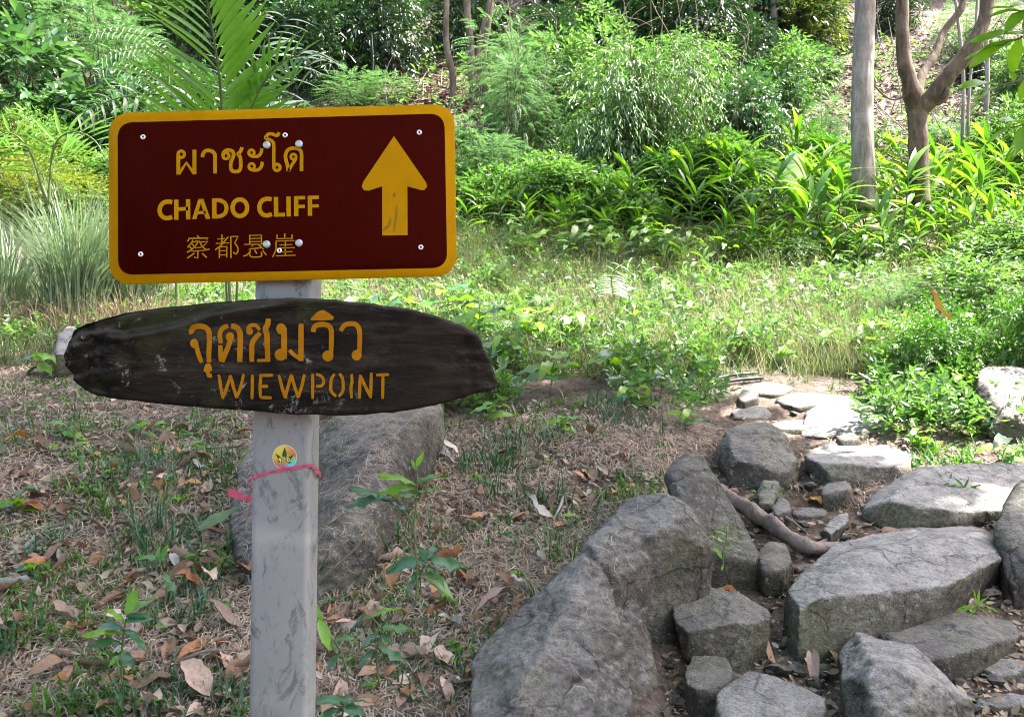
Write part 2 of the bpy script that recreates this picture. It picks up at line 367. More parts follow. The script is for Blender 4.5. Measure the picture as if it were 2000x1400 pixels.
# ---------------------------------------------------------------- rocks
def hull_mesh(pts, bm):
    vs = [bm.verts.new(p) for p in pts]
    r = bmesh.ops.convex_hull(bm, input=vs)
    bmesh.ops.delete(bm, geom=[g for g in r['geom_interior'] if isinstance(g, bmesh.types.BMVert)], context='VERTS')
def rock(label, hulls, mat='rock0', vox=.014, rough=1., seed=0, smooth=3, cat='rock', group=None, name='rock', chip=1., sit=True):
    bm = bmesh.new(); allp = []
    # the rock stands where its lowest edge meets the ground
    fl = sorted([p for h in hulls for p in h if p[1] < 1395], key=lambda p: -p[1])[:4]; dd = .35 * float(np.median([at(p[0], p[1])[1] - p[2] for p in fl])) if sit else 0.
    hulls = [[(a, b, c_ + dd) for a, b, c_ in h] for h in hulls]
    for h in hulls:
        P = np.array([pix(*p) for p in h]); P = P.mean(0) + (P - P.mean(0)) * 1.035
        low = P[P[:, 2] < np.median(P[:, 2]) + .01].copy(); gz = ground_z(low[:, 0], low[:, 1]) - .05; low[:, 2] = np.minimum(low[:, 2], gz)
        P = list(P) + list(low); allp += P; b2 = bmesh.new(); hull_mesh([Vector(p) for p in P], b2)
        rh = np.random.default_rng(seed * 31 + len(allp)); Pa = np.array(P); sz = np.sort(np.ptp(Pa, axis=0))[1]
        for _ in range(int(22 * chip)):
            cn = norm(rh.normal(size=3) + (0, -.35, .2)); off = (Pa @ cn).max() - sz * rh.uniform(.01, .10); co = Vector(cn * off)
            gm = bmesh.ops.bisect_plane(b2, geom=b2.verts[:] + b2.edges[:] + b2.faces[:], plane_co=co, plane_no=Vector(cn), clear_outer=True)
            bmesh.ops.contextual_create(b2, geom=[e for e in gm['geom_cut'] if isinstance(e, bmesh.types.BMEdge)])
        bmesh.ops.recalc_face_normals(b2, faces=b2.faces)
        t = bpy.data.meshes.new('t'); b2.to_mesh(t); b2.free(); bm.from_mesh(t); bpy.data.meshes.remove(t)
    allp = np.array(allp); c = allp.mean(0); c[2] = allp[:, 2].min()
    me = bpy.data.meshes.new('t'); bm.to_mesh(me); bm.free()
    o = bpy.data.objects.new('t', me); COL.objects.link(o)
    m = o.modifiers.new('r', 'REMESH'); m.mode = 'VOXEL'; m.voxel_size = vox
    m = o.modifiers.new('s', 'SMOOTH'); m.factor = .4; m.iterations = 1
    dg = bpy.context.evaluated_depsgraph_get(); ev = o.evaluated_get(dg); me2 = bpy.data.meshes.new_from_object(ev)
    bpy.data.objects.remove(o); bpy.data.meshes.remove(me)
    n = len(me2.vertices); v = np.empty(n * 3, np.float32); me2.vertices.foreach_get('co', v); v = v.reshape(-1, 3).astype(float)
    nn = np.empty(n * 3, np.float32); me2.vertex_normals.foreach_get('vector', nn); nn = nn.reshape(-1, 3).astype(float)
    # flakes broken off: small planes cut into the surface
    rg = np.random.default_rng(seed * 17 + 3); size = min(.42, np.sort(np.ptp(allp, axis=0))[0] * 1.2)
    for kk in range(0):
        i_ = rg.integers(n); cn = norm(nn[i_] + rg.normal(size=3) * .24); R_ = size * rg.uniform(.08, .22); dist = np.linalg.norm(v - v[i_], axis=1)
        off = v[i_] @ cn - size * rg.uniform(.006, .05); over = (v @ cn - off); fall = (dist < R_) * np.clip((R_ - dist) / R_ * 6, 0, 1)
        if (over * fall).max() > size * .11: continue
        v = v - cn * (np.clip(over, 0, None) * fall)[:, None]
    w_ = v + .06 * np.stack([pnoise(v * 4 + 9), pnoise(v * 4 + 31), pnoise(v * 4 + 57)], -1)
    s = seed * 7.31
    rd = 1 - np.abs(pnoise(v * 16 + s)) * 2
    d = rough * (.013 * fbm(w_ * 3.4 + s, 2) + .005 * pnoise(w_ * 8 + s) + .0035 * sstep(.3, .9, rd) * pnoise(v * 5 + s) + .0042 * fbm(v * 30 + s, 3))
    v = v + nn * d[:, None]
    v = v - c
    me2.vertices.foreach_set('co', v.astype(np.float32).ravel()); me2.update()
    me2.polygons.foreach_set('use_smooth', np.ones(len(me2.polygons), bool))
    me2.materials.clear(); me2.materials.append(M[mat]); me2.name = name
    return tag(link(name, me2, None, c), label, cat, group)

# big boulder on the edge of the path: three bodies grown together
rock('tall jagged boulder with a sharp peak edging the stone steps', [
  [(1262,935,3.42),(1312,943,3.40),(1345,1000,3.32),(1388,1065,3.24),(1384,1140,3.2),(1330,1180,3.08),(1200,1130,3.12),(1140,1066,3.2),(1215,985,3.4),(1240,1010,3.22),(1330,1080,3.12),(1250,1000,4.0),(1370,1080,3.9),(1160,1080,3.9)],
  [(1300,1100,3.2),(1384,1130,3.24),(1335,1190,3.12),(1322,1310,3.0),(1290,1330,2.98),(1268,1250,3.02),(1290,1150,3.1),(1380,1200,3.6),(1300,1300,3.5)],
  [(1140,1066,3.02),(1160,1085,2.95),(1192,1150,2.84),(1232,1290,2.66),(1245,1470,2.42),(925,1470,2.3),(912,1312,2.62),(932,1272,2.70),(1050,1145,2.93),(1150,1120,3.5),(1000,1280,3.3),(1190,1400,3.1)],
  [(1222,980,3.40),(1180,1030,3.2),(1140,1066,3.03),(1160,1095,2.96),(1215,1170,2.93),(1285,1120,3.12),(1262,1010,3.26),(1250,1230,3.02),(1240,1100,3.05),(1150,1120,3.6),(1230,1010,3.8)],
  [(1205,1130,3.02),(1262,1170,3.0),(1282,1310,2.84),(1268,1440,2.7),(1225,1440,2.62),(1215,1200,2.95),(1250,1300,3.3)],
], 'rock0', .0092, 1., 1, 1, 'boulder', name='boulder', sit=False, chip=1.4)
rock('leaning mossy rock slab between the jagged boulder and the root', [
  [(1290,920,3.75),(1330,893,3.8),(1372,893,3.8),(1415,955,3.7),(1452,1020,3.6),(1483,1090,3.45),(1450,1098,3.4),(1395,1075,3.4),(1330,1000,3.5),(1370,900,4.1),(1480,1090,3.8),(1350,1080,3.9)]],
  'rock1', .011, .8, 2, 2)
rock('dark lumpy rock at the left side of the upper path', [
  [(1400,880,4.5),(1415,840,4.6),(1470,822,4.7),(1500,822,4.7),(1535,850,4.65),(1560,905,4.4),(1545,928,4.3),(1480,915,4.25),(1410,900,4.3),(1540,900,5.0),(1420,880,5.0),(1490,830,5.0)]],
  'rock1', .012, 1.2, 3, 2)
rock('flat pale rock forming the upper step of the path', [
  [(1575,885,4.75),(1600,865,4.95),(1660,858,5.1),(1740,860,5.1),(1792,872,5.0),(1795,900,4.6),(1740,918,4.45),(1690,925,4.4),(1620,905,4.4),(1580,900,4.5),(1590,930,4.6),(1780,930,4.8)]],
  'rock2', .012, .8, 4, 2)
rock('long low rock with a squared left end under green sprigs', [
  [(1675,1000,4.0),(1682,955,4.05),(1715,920,4.3),(1800,912,4.4),(1900,905,4.4),(2050,905,4.4),(2060,990,4.0),(1900,1000,3.9),(1780,1000,3.85),(1700,1020,3.9),(1690,950,4.35),(2050,960,4.8),(1700,1010,4.4)]],
  'rock2', .013, .85, 5, 2)
rock('largest step slab, grey and tilted, with a dark mossy front face', [
  [(1510,1213,2.97),(1532,1170,3.1),(1580,1110,3.35),(1640,1060,3.6),(1710,1040,3.8),(1815,1024,3.95),(1915,1022,3.9),(1945,1050,3.7),(1960,1100,3.4),(1955,1135,3.3),(1860,1195,3.12),(1740,1235,3.0),(1620,1285,2.88),(1560,1297,2.86),(1515,1290,2.9),
   (1515,1212,2.94),(1580,1188,2.98),(1665,1152,3.0),(1750,1132,3.06),(1825,1110,3.14),(1900,1082,3.25),(1900,1150,3.9),(1600,1200,3.7)]],
  'rock2', .009, .8, 6, 1, name='step_slab', cat='stone slab')
rock('dark wedge rock lodged left of the largest step slab', [
  [(1312,1150,3.15),(1360,1142,3.2),(1440,1158,3.15),(1505,1190,3.0),(1500,1215,2.92),(1440,1262,2.85),(1400,1268,2.82),(1350,1225,2.85),(1315,1200,2.95),(1330,1170,3.5),(1480,1200,3.5),(1400,1260,3.3)]],
  'rock1', .0082, .9, 7, 1)
rock('small rounded dark rock below the wedge rock', [
  [(1335,1300,2.75),(1350,1275,2.85),(1395,1262,2.9),(1425,1285,2.85),(1430,1320,2.7),(1405,1352,2.6),(1360,1345,2.6),(1340,1325,2.65),(1370,1290,3.1),(1420,1330,3.0)]],
  'rock1', .009, .8, 8, 3)
rock('long dark slab tucked under the largest step slab', [
  [(1715,1240,3.0),(1760,1222,3.1),(1850,1198,3.15),(1960,1180,3.2),(2010,1185,3.2),(2010,1230,3.0),(1960,1250,2.9),(1880,1275,2.82),(1830,1290,2.8),(1760,1290,2.8),(1720,1260,2.9),(1990,1250,3.5),(1740,1270,3.5)]],
  'rock1', .0115, .8, 9, 2)
rock('sharp edged grey block at the foot of the steps', [
  [(1625,1268,2.72),(1650,1240,2.85),(1670,1236,2.9),(1715,1245,2.85),(1782,1262,2.75),(1820,1300,2.65),(1898,1360,2.5),(1905,1420,2.45),(1730,1425,2.3),(1700,1410,2.32),(1660,1340,2.5),(1635,1300,2.6),(1712,1310,2.42),(1760,1300,2.5),(1880,1370,2.9),(1680,1300,3.0),(1860,1420,2.8)]],
  'rock2', .008, .9, 10, 1, name='rock')
rock('pale brown block at the bottom edge beside the grey block', [
  [(1405,1345,2.55),(1418,1310,2.65),(1440,1303,2.7),(1500,1330,2.6),(1560,1345,2.55),(1608,1362,2.5),(1612,1420,2.4),(1400,1430,2.35),(1430,1340,2.9),(1600,1380,2.8),(1402,1400,2.4)]],
  'rock3', .010, .7, 11, 2)
rock('large rock cut off by the right edge beside the step slab', [
  [(1945,1040,3.5),(1958,985,3.6),(1985,945,3.7),(2060,900,3.8),(2140,950,3.6),(2150,1150,3.2),(2000,1140,3.2),(1965,1110,3.3),(1980,1000,4.0),(2120,1100,3.8)]],
  'rock1', .012, .9, 12, 3)
rock('sunlit worn rock ridge across the top of the path', [
  [(1560,820,5.3),(1600,790,5.5),(1680,775,5.6),(1730,780,5.5),(1765,800,5.4),(1770,838,5.1),(1700,845,5.0),(1600,845,5.05),(1560,835,5.1),(1620,830,5.7),(1740,830,5.7)]],
  'rock3', .014, 1.1, 13, 4)
rock('pale pointed rock at the right end of the rock ridge', [
  [(1700,768,5.7),(1730,745,5.85),(1770,738,5.9),(1778,765,5.7),(1772,805,5.4),(1735,815,5.35),(1700,790,5.5),(1760,780,6.1),(1710,790,6.0)]],
  'rock3', .014, 1.1, 14, 2)
rock('grey boulder at the right edge above the path', [
  [(1908,735,5.2),(1925,715,5.4),(1960,718,5.4),(2060,725,5.4),(2090,790,5.0),(2060,840,4.7),(1950,820,4.75),(1915,790,4.95),(1930,780,5.8),(2060,800,5.7)]],
  'rock2', .014, .9, 15, 3, 'boulder', name='boulder')
rock('big split boulder behind the signpost half covered in dry fibres', [
  [(880,800,4.75),(845,768,4.9),(740,772,4.9),(650,795,4.8),(600,835,4.5),(865,850,4.4),(800,822,4.2),(722,905,3.72),(690,955,3.56),(625,1012,3.42),(590,1050,3.36),(785,1050,3.62),(745,1130,3.38),(702,1197,3.2),(640,1208,3.12),(590,1190,3.14),(600,1000,3.9),(700,1000,4.4),(860,900,4.8)],
  [(600,835,4.5),(520,850,4.3),(480,870,4.25),(455,930,4.0),(452,1010,3.62),(490,1090,3.32),(560,1140,3.2),(620,1020,3.45),(610,900,4.0),(520,1000,4.2)],
], 'rock1', .0105, 1.1, 16, 1, 'boulder', name='boulder', sit=False)
rock('pale rock half hidden behind the left end of the carved board', [
  [(95,668,5.9),(110,645,6.1),(150,635,6.2),(190,650,6.0),(195,690,5.7),(110,695,5.6),(150,680,6.4)]],
  'rock3', .018, .8, 17, 3)
rock('squat block supporting the underside of the tree root', [
  [(1478,1075,3.45),(1500,1048,3.6),(1535,1060,3.6),(1550,1090,3.4),(1530,1112,3.3),(1490,1110,3.3),(1520,1090,3.8)]], 'rock1', .01, .8, 18, 2)
rock('small upright stone between the lumpy rock and the root', [
  [(1478,960,4.1),(1490,935,4.2),(1520,937,4.2),(1530,965,4.1),(1515,985,3.95),(1482,980,3.95),(1510,970,4.4)]], 'rock1', .01, .8, 19, 2)
rock('small stone resting against the upper part of the root', [
  [(1505,990,3.95),(1520,970,4.05),(1542,980,4.0),(1545,1000,3.85),(1515,1005,3.8),(1530,990,4.2)]], 'rock0', .009, .8, 20, 2)
rock('thin flat stone lying in the soil between two path steps', [
  [(1600,955,4.2),(1615,940,4.3),(1655,937,4.3),(1665,950,4.15),(1640,960,4.05),(1605,962,4.05),(1640,955,4.4)]], 'rock0', .01, .7, 21, 2)
rock('small pale stone half sunk in the path above the root', [
  [(1625,1035,3.8),(1640,1005,3.95),(1660,995,4.0),(1655,1025,3.8),(1620,1045,3.7),(1600,1035,3.8),(1640,1040,4.1)]], 'rock2', .009, .7, 22, 2)
rock('low dark stone beside the flat upper step', [
  [(1635,850,5.0),(1650,840,5.1),(1680,845,5.05),(1680,855,4.9),(1640,860,4.85),(1660,850,5.3)]], 'rock1', .012, .7, 23, 2)
rock('flat grey stone set in the sunlit upper path', [
  [(1440,775,5.7),(1450,760,5.9),(1480,758,5.9),(1482,772,5.6),(1450,785,5.5),(1470,780,6.1)]], 'rock0', .014, .7, 24, 2)
def flat_stone(label, cx, cy, w_, h_, mat, seed, up=.02):
    rg = np.random.default_rng(seed); pts = []
    for k in range(8):
        a = k / 8 * 2 * math.pi + rg.uniform(-.3, .3); q = rg.uniform(.85, 1.1); g = at(cx + w_ / 2 * math.cos(a) * q, cy - h_ / 2 * math.sin(a) * q)
        for dz, s_ in ((up, 1), (-.05, 1.06)):
            x, y, z = g; pts.append((1000 + x / y * F, 700 - (z + dz - 1.5) * F / y, y))
    return rock(label, [pts], mat, .014, .5, seed, 2, sit=False)
for k, (cx, cy, w_, h_, mt, up, lb) in enumerate([(1500, 765, 110, 26, 'rock3', .02, 'flat pale stone at the head of the path below the pipes'), (1590, 790, 150, 34, 'rock3', .03, 'broad pale stone worn into the upper path'), (1470, 812, 90, 24, 'rock3', .02, 'flat stone left of the broad pale stone'),
     (1560, 835, 120, 22, 'rock3', .015, 'long pale tread stone below the sunlit ridge'), (1640, 925, 90, 16, 'rock0', .02, 'narrow stone between the upper step and the long rock'), (1580, 1010, 80, 20, 'rock0', .02, 'sunken stone behind the root'), (1570, 1118, 70, 22, 'rock0', .025, 'sunken stone left of the step slab corner'),
     (1400, 1118, 80, 26, 'rock1', .03, 'brown rubble stone above the wedge rock'), (1460, 1140, 60, 18, 'rock3', .02, 'small brown rubble stone right of the other rubble'), (1960, 1320, 110, 40, 'rock3', .03, 'flat stone in the soil at the lower right corner'), (1850, 1240, 90, 20, 'rock1', .02, 'low stone under the dark slab'),
     (1330, 1120, 60, 24, 'rock0', .02, 'small stone at the foot of the leaning slab'), (1530, 1390, 90, 30, 'rock0', .02, 'flat stone at the bottom edge among the blocks'), (1960, 1385, 120, 36, 'rock3', .02, 'flat stone at the bottom right corner')]):
    flat_stone(lb, cx, cy, w_, h_, mt, 40 + k, up)
# loose stones and clods scattered on the trodden path
def pebble(seed):
    bm = bmesh.new(); bmesh.ops.create_icosphere(bm, subdivisions=2, radius=1)
    v = np.array([x.co[:] for x in bm.verts]); v = v * (1, .8, .5) * (1 + .35 * fbm(v * 1.1 + seed * 9, 3))[:, None]
    for x, c in zip(bm.verts, v): x.co = c
    me = bpy.data.meshes.new('stone'); bm.to_mesh(me); bm.free(); return me
peb = []
for k in range(8):
    me = pebble(k); me.materials.append(M[('rock3', 'rock2', 'rock3', 'rock0')[k % 4]]); peb.append(me)
r = np.random.default_rng(3); spots = []
while len(spots) < 190:
    px, py = r.uniform(1300, 1990), r.uniform(800, 1395)
    if r.random() < .5: px, py = r.uniform(1310, 1640), r.uniform(1095, 1395)
    if r.random() < .1: px, py = r.uniform(1850, 2000), r.uniform(1270, 1400)
    spots.append((px, py))
for px, py in spots:
    p = at(px, py); s_ = r.uniform(.010, .036) * (1.5 if r.random() < .12 else 1)
    tag(link('stone', peb[r.integers(8)], None, p + (0, 0, s_ * .15), tuple(r.uniform(-.4, .4, 2)) + (r.uniform(0, 6),), s_),
        'small loose stone lying on the trodden soil of the path', 'stone', 'loose stones scattered along the path')
# the root crossing the path
rp = smooth_path([pix(1395, 955, 4.25), pix(1430, 975, 4.1), pix(1475, 1003, 3.98), pix(1510, 1025, 3.87), pix(1545, 1052, 3.76), pix(1580, 1068, 3.72), pix(1620, 1070, 3.75), pix(1655, 1066, 3.82), pix(1700, 1070, 3.9)], 8)
rr = np.interp(np.linspace(0, 1, len(rp)), [0, .15, .5, .8, 1], [.034, .038, .032, .024, .01])
mb = MB(); v, f = tube_mesh(rp, rr * (1 + .12 * np.sin(np.arange(len(rp)) * .55) ** 3), 16, True, .35, 2, 14); mb.add(v, f)
ro = link('tree_root', mb.mesh('tree_root', M['bark_root'], True))
for k, sp in enumerate([[pix(1490, 1012, 3.93), pix(1520, 1005, 3.95), pix(1548, 1018, 3.92), pix(1575, 1040, 3.88)], [pix(1590, 1066, 3.74), pix(1625, 1052, 3.84), pix(1668, 1040, 3.95), pix(1700, 1036, 4.05)], [pix(1640, 1066, 3.78), pix(1665, 1080, 3.76), pix(1700, 1086, 3.78)]]):
    mb = MB(); v, f = tube_mesh(smooth_path(sp, 8), np.linspace(.014, .004, 8 * (len(sp) - 1) + 1), 9, True, .3, k + 5, 20); mb.add(v, f); link('side_root', mb.mesh('side_root', M['bark_root'], True), ro)
tag(ro, 'thick brown tree root bending down across the path', 'root')

# ---------------------------------------------------------------- signpost
D_POST, D_SIGN, D_BOARD = 1.56, 1.535, 1.485
def paint(name, col, rough=.45, spec=.4, wear=None, bump=0, **k):
    m = NT(name); c = col
    n = m.noise(18, 6, .65)
    c = m.mix(c, m.mix(c, C(.72, .72, .72), 1, 'MULTIPLY'), m.ramp(n, [(.45, C(0, 0, 0)), (.75, C(.6, .6, .6))]))
    if wear: c = m.mix(c, wear, m.ramp(m.noise(70, 5, .7), [(.60, C(0, 0, 0)), (.70, C(.85, .85, .85))]))
    m.set(Base_Color=c, Roughness=rough, Specular_IOR_Level=spec, **k)
    if bump: m.bump(m.noise(220, 3), bump, .001)
    return m.m
M['maroon'] = paint('sign_maroon', C(.036, .0018, .0006), .7, .02)
M['yellow'] = paint('sign_yellow', C(.40, .192, .001), .6, .04)
M['paint_orange'] = paint('stencil_paint', C(.31, .125, .002), .7, .08, C(.22, .09, .015), .3)
M['zinc_screw'] = paint('bolt_metal', C(.42, .45, .46), .45, .5, None, .4, Metallic=.6)
M['rivet'] = paint('rivet_metal', C(.75, .76, .76), .4, .5, None, 0, Metallic=.5)
M['hole'] = paint('rivet_hole', C(.02, .02, .02), .6)
m = NT('galvanised_steel'); v = m.mapping((1, 1, .55)); n = m.noise(24, 8, .78, v, .8); n2 = m.noise(70, 5, .7, m.mapping((1, 1, .35)))
lo = m.noise(5, 4, .6)
col = m.mix(C(.20, .20, .20), C(.275, .276, .272), lo)
col = m.mix(col, C(.09, .09, .088), m.ramp(n, [(.53, C(0, 0, 0)), (.60, C(.75, .75, .75))]))
col = m.mix(col, C(.14, .18, .175), m.ramp(n2, [(.57, C(0, 0, 0)), (.62, C(.6, .6, .6))]))
col = m.mix(col, C(.39, .375, .35), m.ramp(m.noise(12, 3, .5, m.mapping((.3, .3, 1))), [(.58, C(0, 0, 0)), (.75, C(.5, .5, .5))]))
m.set(Base_Color=col, Roughness=m.ramp(lo, [(.3, C(.5, .5, .5)), (.7, C(.68, .68, .68))]), Metallic=.25, Specular_IOR_Level=.45)
m.bump(n, .2, .0015); M['zinc'] = m.m

def rounded_section(w, d, r, n=5):
    out = []
    for cx, cy, a0 in ((w - r, d - r, 0), (-w + r, d - r, 90), (-w + r, -d + r, 180), (w - r, -d + r, 270)):
        for k in range(n + 1):
            a = math.radians(a0 + 90 * k / n); out.append((cx + r * math.cos(a), cy + r * math.sin(a)))
    return np.array(out)
post = thing('signpost', 'square galvanised steel post carrying the two signs', 'post', (0, 0, 0))
sec = rounded_section(.0515, .040, .011)
top = np.array([(561 - 1000) / F * 1.565 - .002, D_POST + .040, 1.5 + (700 - 240) / F * D_POST])
bot_c = np.array([(529 - 1000) / F * 1.565, D_POST + .040 - .01, -.25])
v = []; ts = np.linspace(0, 1, 12)
for t in ts:
    c = bot_c * (1 - t) + top * t; v.append(np.c_[c[0] + sec[:, 0], c[1] + sec[:, 1], np.full(len(sec), c[2])])
ns = len(sec); i = np.arange(len(ts) - 1)[:, None] * ns; j = np.arange(ns)[None]
f = np.stack([i + j, i + (j + 1) % ns, i + (j + 1) % ns + ns, i + j + ns], -1).reshape(-1, 4)
mb = MB(); mb.add(np.concatenate(v), [f, np.arange(ns)[None, ::-1] , (np.arange(ns) + (len(ts) - 1) * ns)[None]])
tube = link('steel_tube', mb.mesh('steel_tube', M['zinc'], True), post)
mo = tube.modifiers.new('e', 'EDGE_SPLIT'); mo.split_angle = math.radians(50)

# ---- strokes of lettering on a surface: surf(x, z) -> y
def ribbon(path, width, taper=None):
    """flat stroke outline (n,2)x2 around a 2D path"""
    p = np.asarray(path, float); d = np.gradient(p, axis=0)
    if len(p) > 2: d[0] = p[1] - p[0]; d[-1] = p[-1] - p[-2]
    d = d / np.maximum(np.linalg.norm(d, axis=1)[:, None], 1e-9)
    n = np.stack([-d[:, 1], d[:, 0]], 1); wd = np.asarray(width) * np.ones(len(p)) / 2
    return p + n * wd[:, None], p - n * wd[:, None]
class Letters:
    """strokes given in photo pixels, put on a plane/surface at depth d"""
    def __init__(s, ox, oy, sc, depth, surf=None, lift=.0004, thick=.0):
        s.ox, s.oy, s.sc, s.d, s.surf, s.lift, s.n, s.mb = ox, oy, sc, depth, surf, lift, 0, MB()
    def w(s, p):
        p = np.asarray(p, float); px = s.ox + p[:, 0] / s.sc; py = s.oy + p[:, 1] / s.sc
        x = (px - 1000) / F * s.d; z = 1.5 + (700 - py) / F * s.d
        s.n += 1; y = (s.surf(x, z) if s.surf is not None else np.full(len(x), s.d)) - s.lift - .00006 * (s.n // 2 % 12)
        return np.stack([x, y, z], 1)
    def stroke(s, pts, width, smooth=True, closed=False, res=6, taper=0, cut=None):
        p = np.asarray(pts, float)
        if len(p) == 2: p = p[0] + (p[1] - p[0]) * np.linspace(0, 1, 9)[:, None]
        elif smooth: p = smooth_path(p, res, closed)
        if closed: p = np.concatenate([p, p[:1]])
        wd = width
        if taper: wd = width * (1 - taper * np.abs(np.linspace(-1, 1, len(p))) ** 3)
        a, b = ribbon(p, wd)
        if closed:
            n_ = (a[0] + a[-1]) / 2; a[0] = a[-1] = n_; n_ = (b[0] + b[-1]) / 2; b[0] = b[-1] = n_
        V = s.w(np.concatenate([a, b])); n = len(p); k = np.arange(n - 1)
        s.mb.add(V, np.stack([k, k + 1, k + 1 + n, k + n], 1)); return s
    def blob(s, c, r, r2=None, n=22, jit=0):
        a = np.linspace(0, 2 * math.pi, n, endpoint=False); rr = 1 + jit * np.sin(a * 3 + c[0])
        V = s.w(np.concatenate([[c], np.stack([c[0] + r * rr * np.cos(a), c[1] + (r2 or r) * rr * np.sin(a)], 1)]))
        k = np.arange(n); s.mb.add(V, np.stack([np.zeros(n, int), k + 1, (k + 1) % n + 1], 1)); return s
    def ring(s, c, r, width, r2=None):
        a = np.linspace(0, 2 * math.pi, 20, endpoint=False)
        return s.stroke(np.stack([c[0] + r * np.cos(a), c[1] + (r2 or r) * np.sin(a)], 1), width, closed=True, res=2)
    def poly(s, pts):
        p = np.asarray(pts, float); c = p.mean(0); V = s.w(np.concatenate([[c], p])); n = len(p); k = np.arange(n)
        s.mb.add(V, np.stack([np.zeros(n, int), k + 1, (k + 1) % n + 1], 1)); return s
    def done(s, parent, mat, name='letter', label=None):
        me = s.mb.mesh(name, mat); s.mb = MB(); s.n = 0
        # all faces towards the viewer
        bm = bmesh.new(); bm.from_mesh(me)
        for fc in bm.faces:
            if fc.normal.y > 0: fc.normal_flip()
        bm.to_mesh(me); bm.free()
        return tag(link(name, me, parent), label)

sign = thing('direction_sign', 'maroon road sign with yellow border, arrow and CHADO CLIFF lettering', 'sign')
def rquad(c, r, n=8):
    """rounded quadrilateral through 4 photo-pixel corners TL,TR,BR,BL"""
    c = np.asarray(c, float); out = []
    for k in range(4):
        p = c[k]; a = c[k - 1] - p; b = c[(k + 1) % 4] - p; a = a / np.linalg.norm(a); b = b / np.linalg.norm(b)
        P0, P1 = p + a * r, p + b * r
        for t in np.linspace(0, 1, n + 1):
            # circular-ish corner
            q = (1 - t) ** 2 * P0 + 2 * t * (1 - t) * (p + (a + b) * r * .08) + t * t * P1; out.append(q)
    return np.array(out)
def plate(outline_px, d, thick, mat, parent, name, bev=.0008):
    P = np.array([[(x - 1000) / F * D_SIGN, 1.5 + (700 - y) / F * D_SIGN] for x, y in outline_px]); n = len(P)
    c = P.mean(0); ins = P - (P - c) / np.linalg.norm(P - c, axis=1)[:, None] * bev
    V = np.concatenate([np.c_[ins[:, 0], np.full(n, d), ins[:, 1]], np.c_[P[:, 0], np.full(n, d + bev), P[:, 1]], np.c_[P[:, 0], np.full(n, d + thick), P[:, 1]]])
    k = np.arange(n); q1 = np.stack([k, (k + 1) % n, (k + 1) % n + n, k + n], 1)
    mb = MB(); mb.add(V, [q1, q1 + n, np.arange(n)[None, ::-1], (np.arange(n) + 2 * n)[None]])
    me = mb.mesh(name, mat); bm = bmesh.new(); bm.from_mesh(me); bmesh.ops.recalc_face_normals(bm, faces=bm.faces); bm.to_mesh(me); bm.free()
    return link(name, me, parent)
outer = rquad([(211.5, 221), (887.5, 203), (892, 539), (213, 556)], 40)
plate(outer, D_SIGN, .0035, M['yellow'], sign, 'border_plate')
inner = rquad([(230, 240), (868, 222), (873.5, 523), (231, 537)], 27)
plate(inner, D_SIGN - .0006, .0005, M['maroon'], sign, 'face_panel', .0001)
# two stiffening rails and clamps behind
for z0 in (640 - 390, 640 - 150):
    zc = 1.5 + (700 - (280 if z0 == 250 else 478)) / F * D_SIGN; x0, x1 = -.66, -.12
    bm = bmesh.new(); bmesh.ops.create_cube(bm, size=1); bmesh.ops.scale(bm, vec=(.16, .018, .03), verts=bm.verts)
    me = bpy.data.meshes.new('mounting_rail'); bm.to_mesh(me); bm.free(); me.materials.append(M['zinc'])
    link('mounting_rail', me, sign, (-.398, D_SIGN + .013, zc))
ZS = D_SIGN - .0008
L = Letters(330, 250, 7.143, ZS)
L.stroke([(132, 372), (132, 653)], 54).ring((172, 370), 45, 42).stroke([(150, 628), (245, 488), (345, 628)], 44, False).stroke([(357, 306), (357, 650)], 55).stroke([(120, 640), (165, 640)], 25).done(sign, M['yellow'])
L.stroke([(468, 410), (478, 360), (510, 325), (555, 316), (605, 330), (637, 365), (644, 410), (644, 500), (644, 637)], 52).done(sign, M['yellow'])
L.ring((797, 392), 42, 42).stroke([(755, 392), (765, 345), (800, 316), (850, 312), (890, 332), (903, 375), (890, 425), (868, 480), (863, 550), (880, 597), (930, 612), (980, 598), (1001, 555), (1001, 450), (990, 400), (966, 368), (1000, 330), (1020, 272)], 50).done(sign, M['yellow'])
L.ring((1152, 348), 39, 38).stroke([(1114, 350), (1130, 380), (1180, 400), (1240, 396), (1283, 355), (1299, 286)], 46).ring((1155, 538), 39, 38).stroke([(1116, 545), (1135, 575), (1185, 591), (1245, 585), (1288, 545), (1306, 475)], 46).done(sign, M['yellow'])
L.stroke([(1537, 65), (1520, 100), (1490, 106), (1430, 84), (1385, 92), (1357, 122), (1350, 145), (1400, 165), (1445, 192), (1462, 240), (1463, 400), (1463, 550)], 46).ring((1508, 553), 43, 45).done(sign, M['yellow'])
L.ring((1738, 405), 37, 38).stroke([(1772, 415), (1755, 460), (1705, 535), (1668, 606)], 44).stroke([(1665, 606), (1655, 530), (1635, 455), (1626, 390), (1650, 322), (1705, 288), (1775, 286), (1832, 315), (1850, 370), (1850, 480), (1850, 605)], 50).done(sign, M['yellow'])
L = Letters(295, 370, 5.882, ZS)
Cw = [(245, 150), (200, 141), (150, 152), (112, 190), (100, 240), (112, 290), (150, 325), (200, 331), (245, 316)]
L.stroke(Cw, 50).done(sign, M['yellow'])
L.stroke([(291, 119), (291, 350)], 50).stroke([(426, 114), (428, 346)], 50).stroke([(292, 229), (427, 222)], 42).done(sign, M['yellow'])
L.poly([(545, 112), (545, 112), (600, 110), (575, 150), (522, 344), (472, 344)]).poly([(548, 112), (602, 110), (683, 338), (630, 340), (570, 155)]).stroke([(525, 270), (628, 265)], 36).done(sign, M['yellow'])
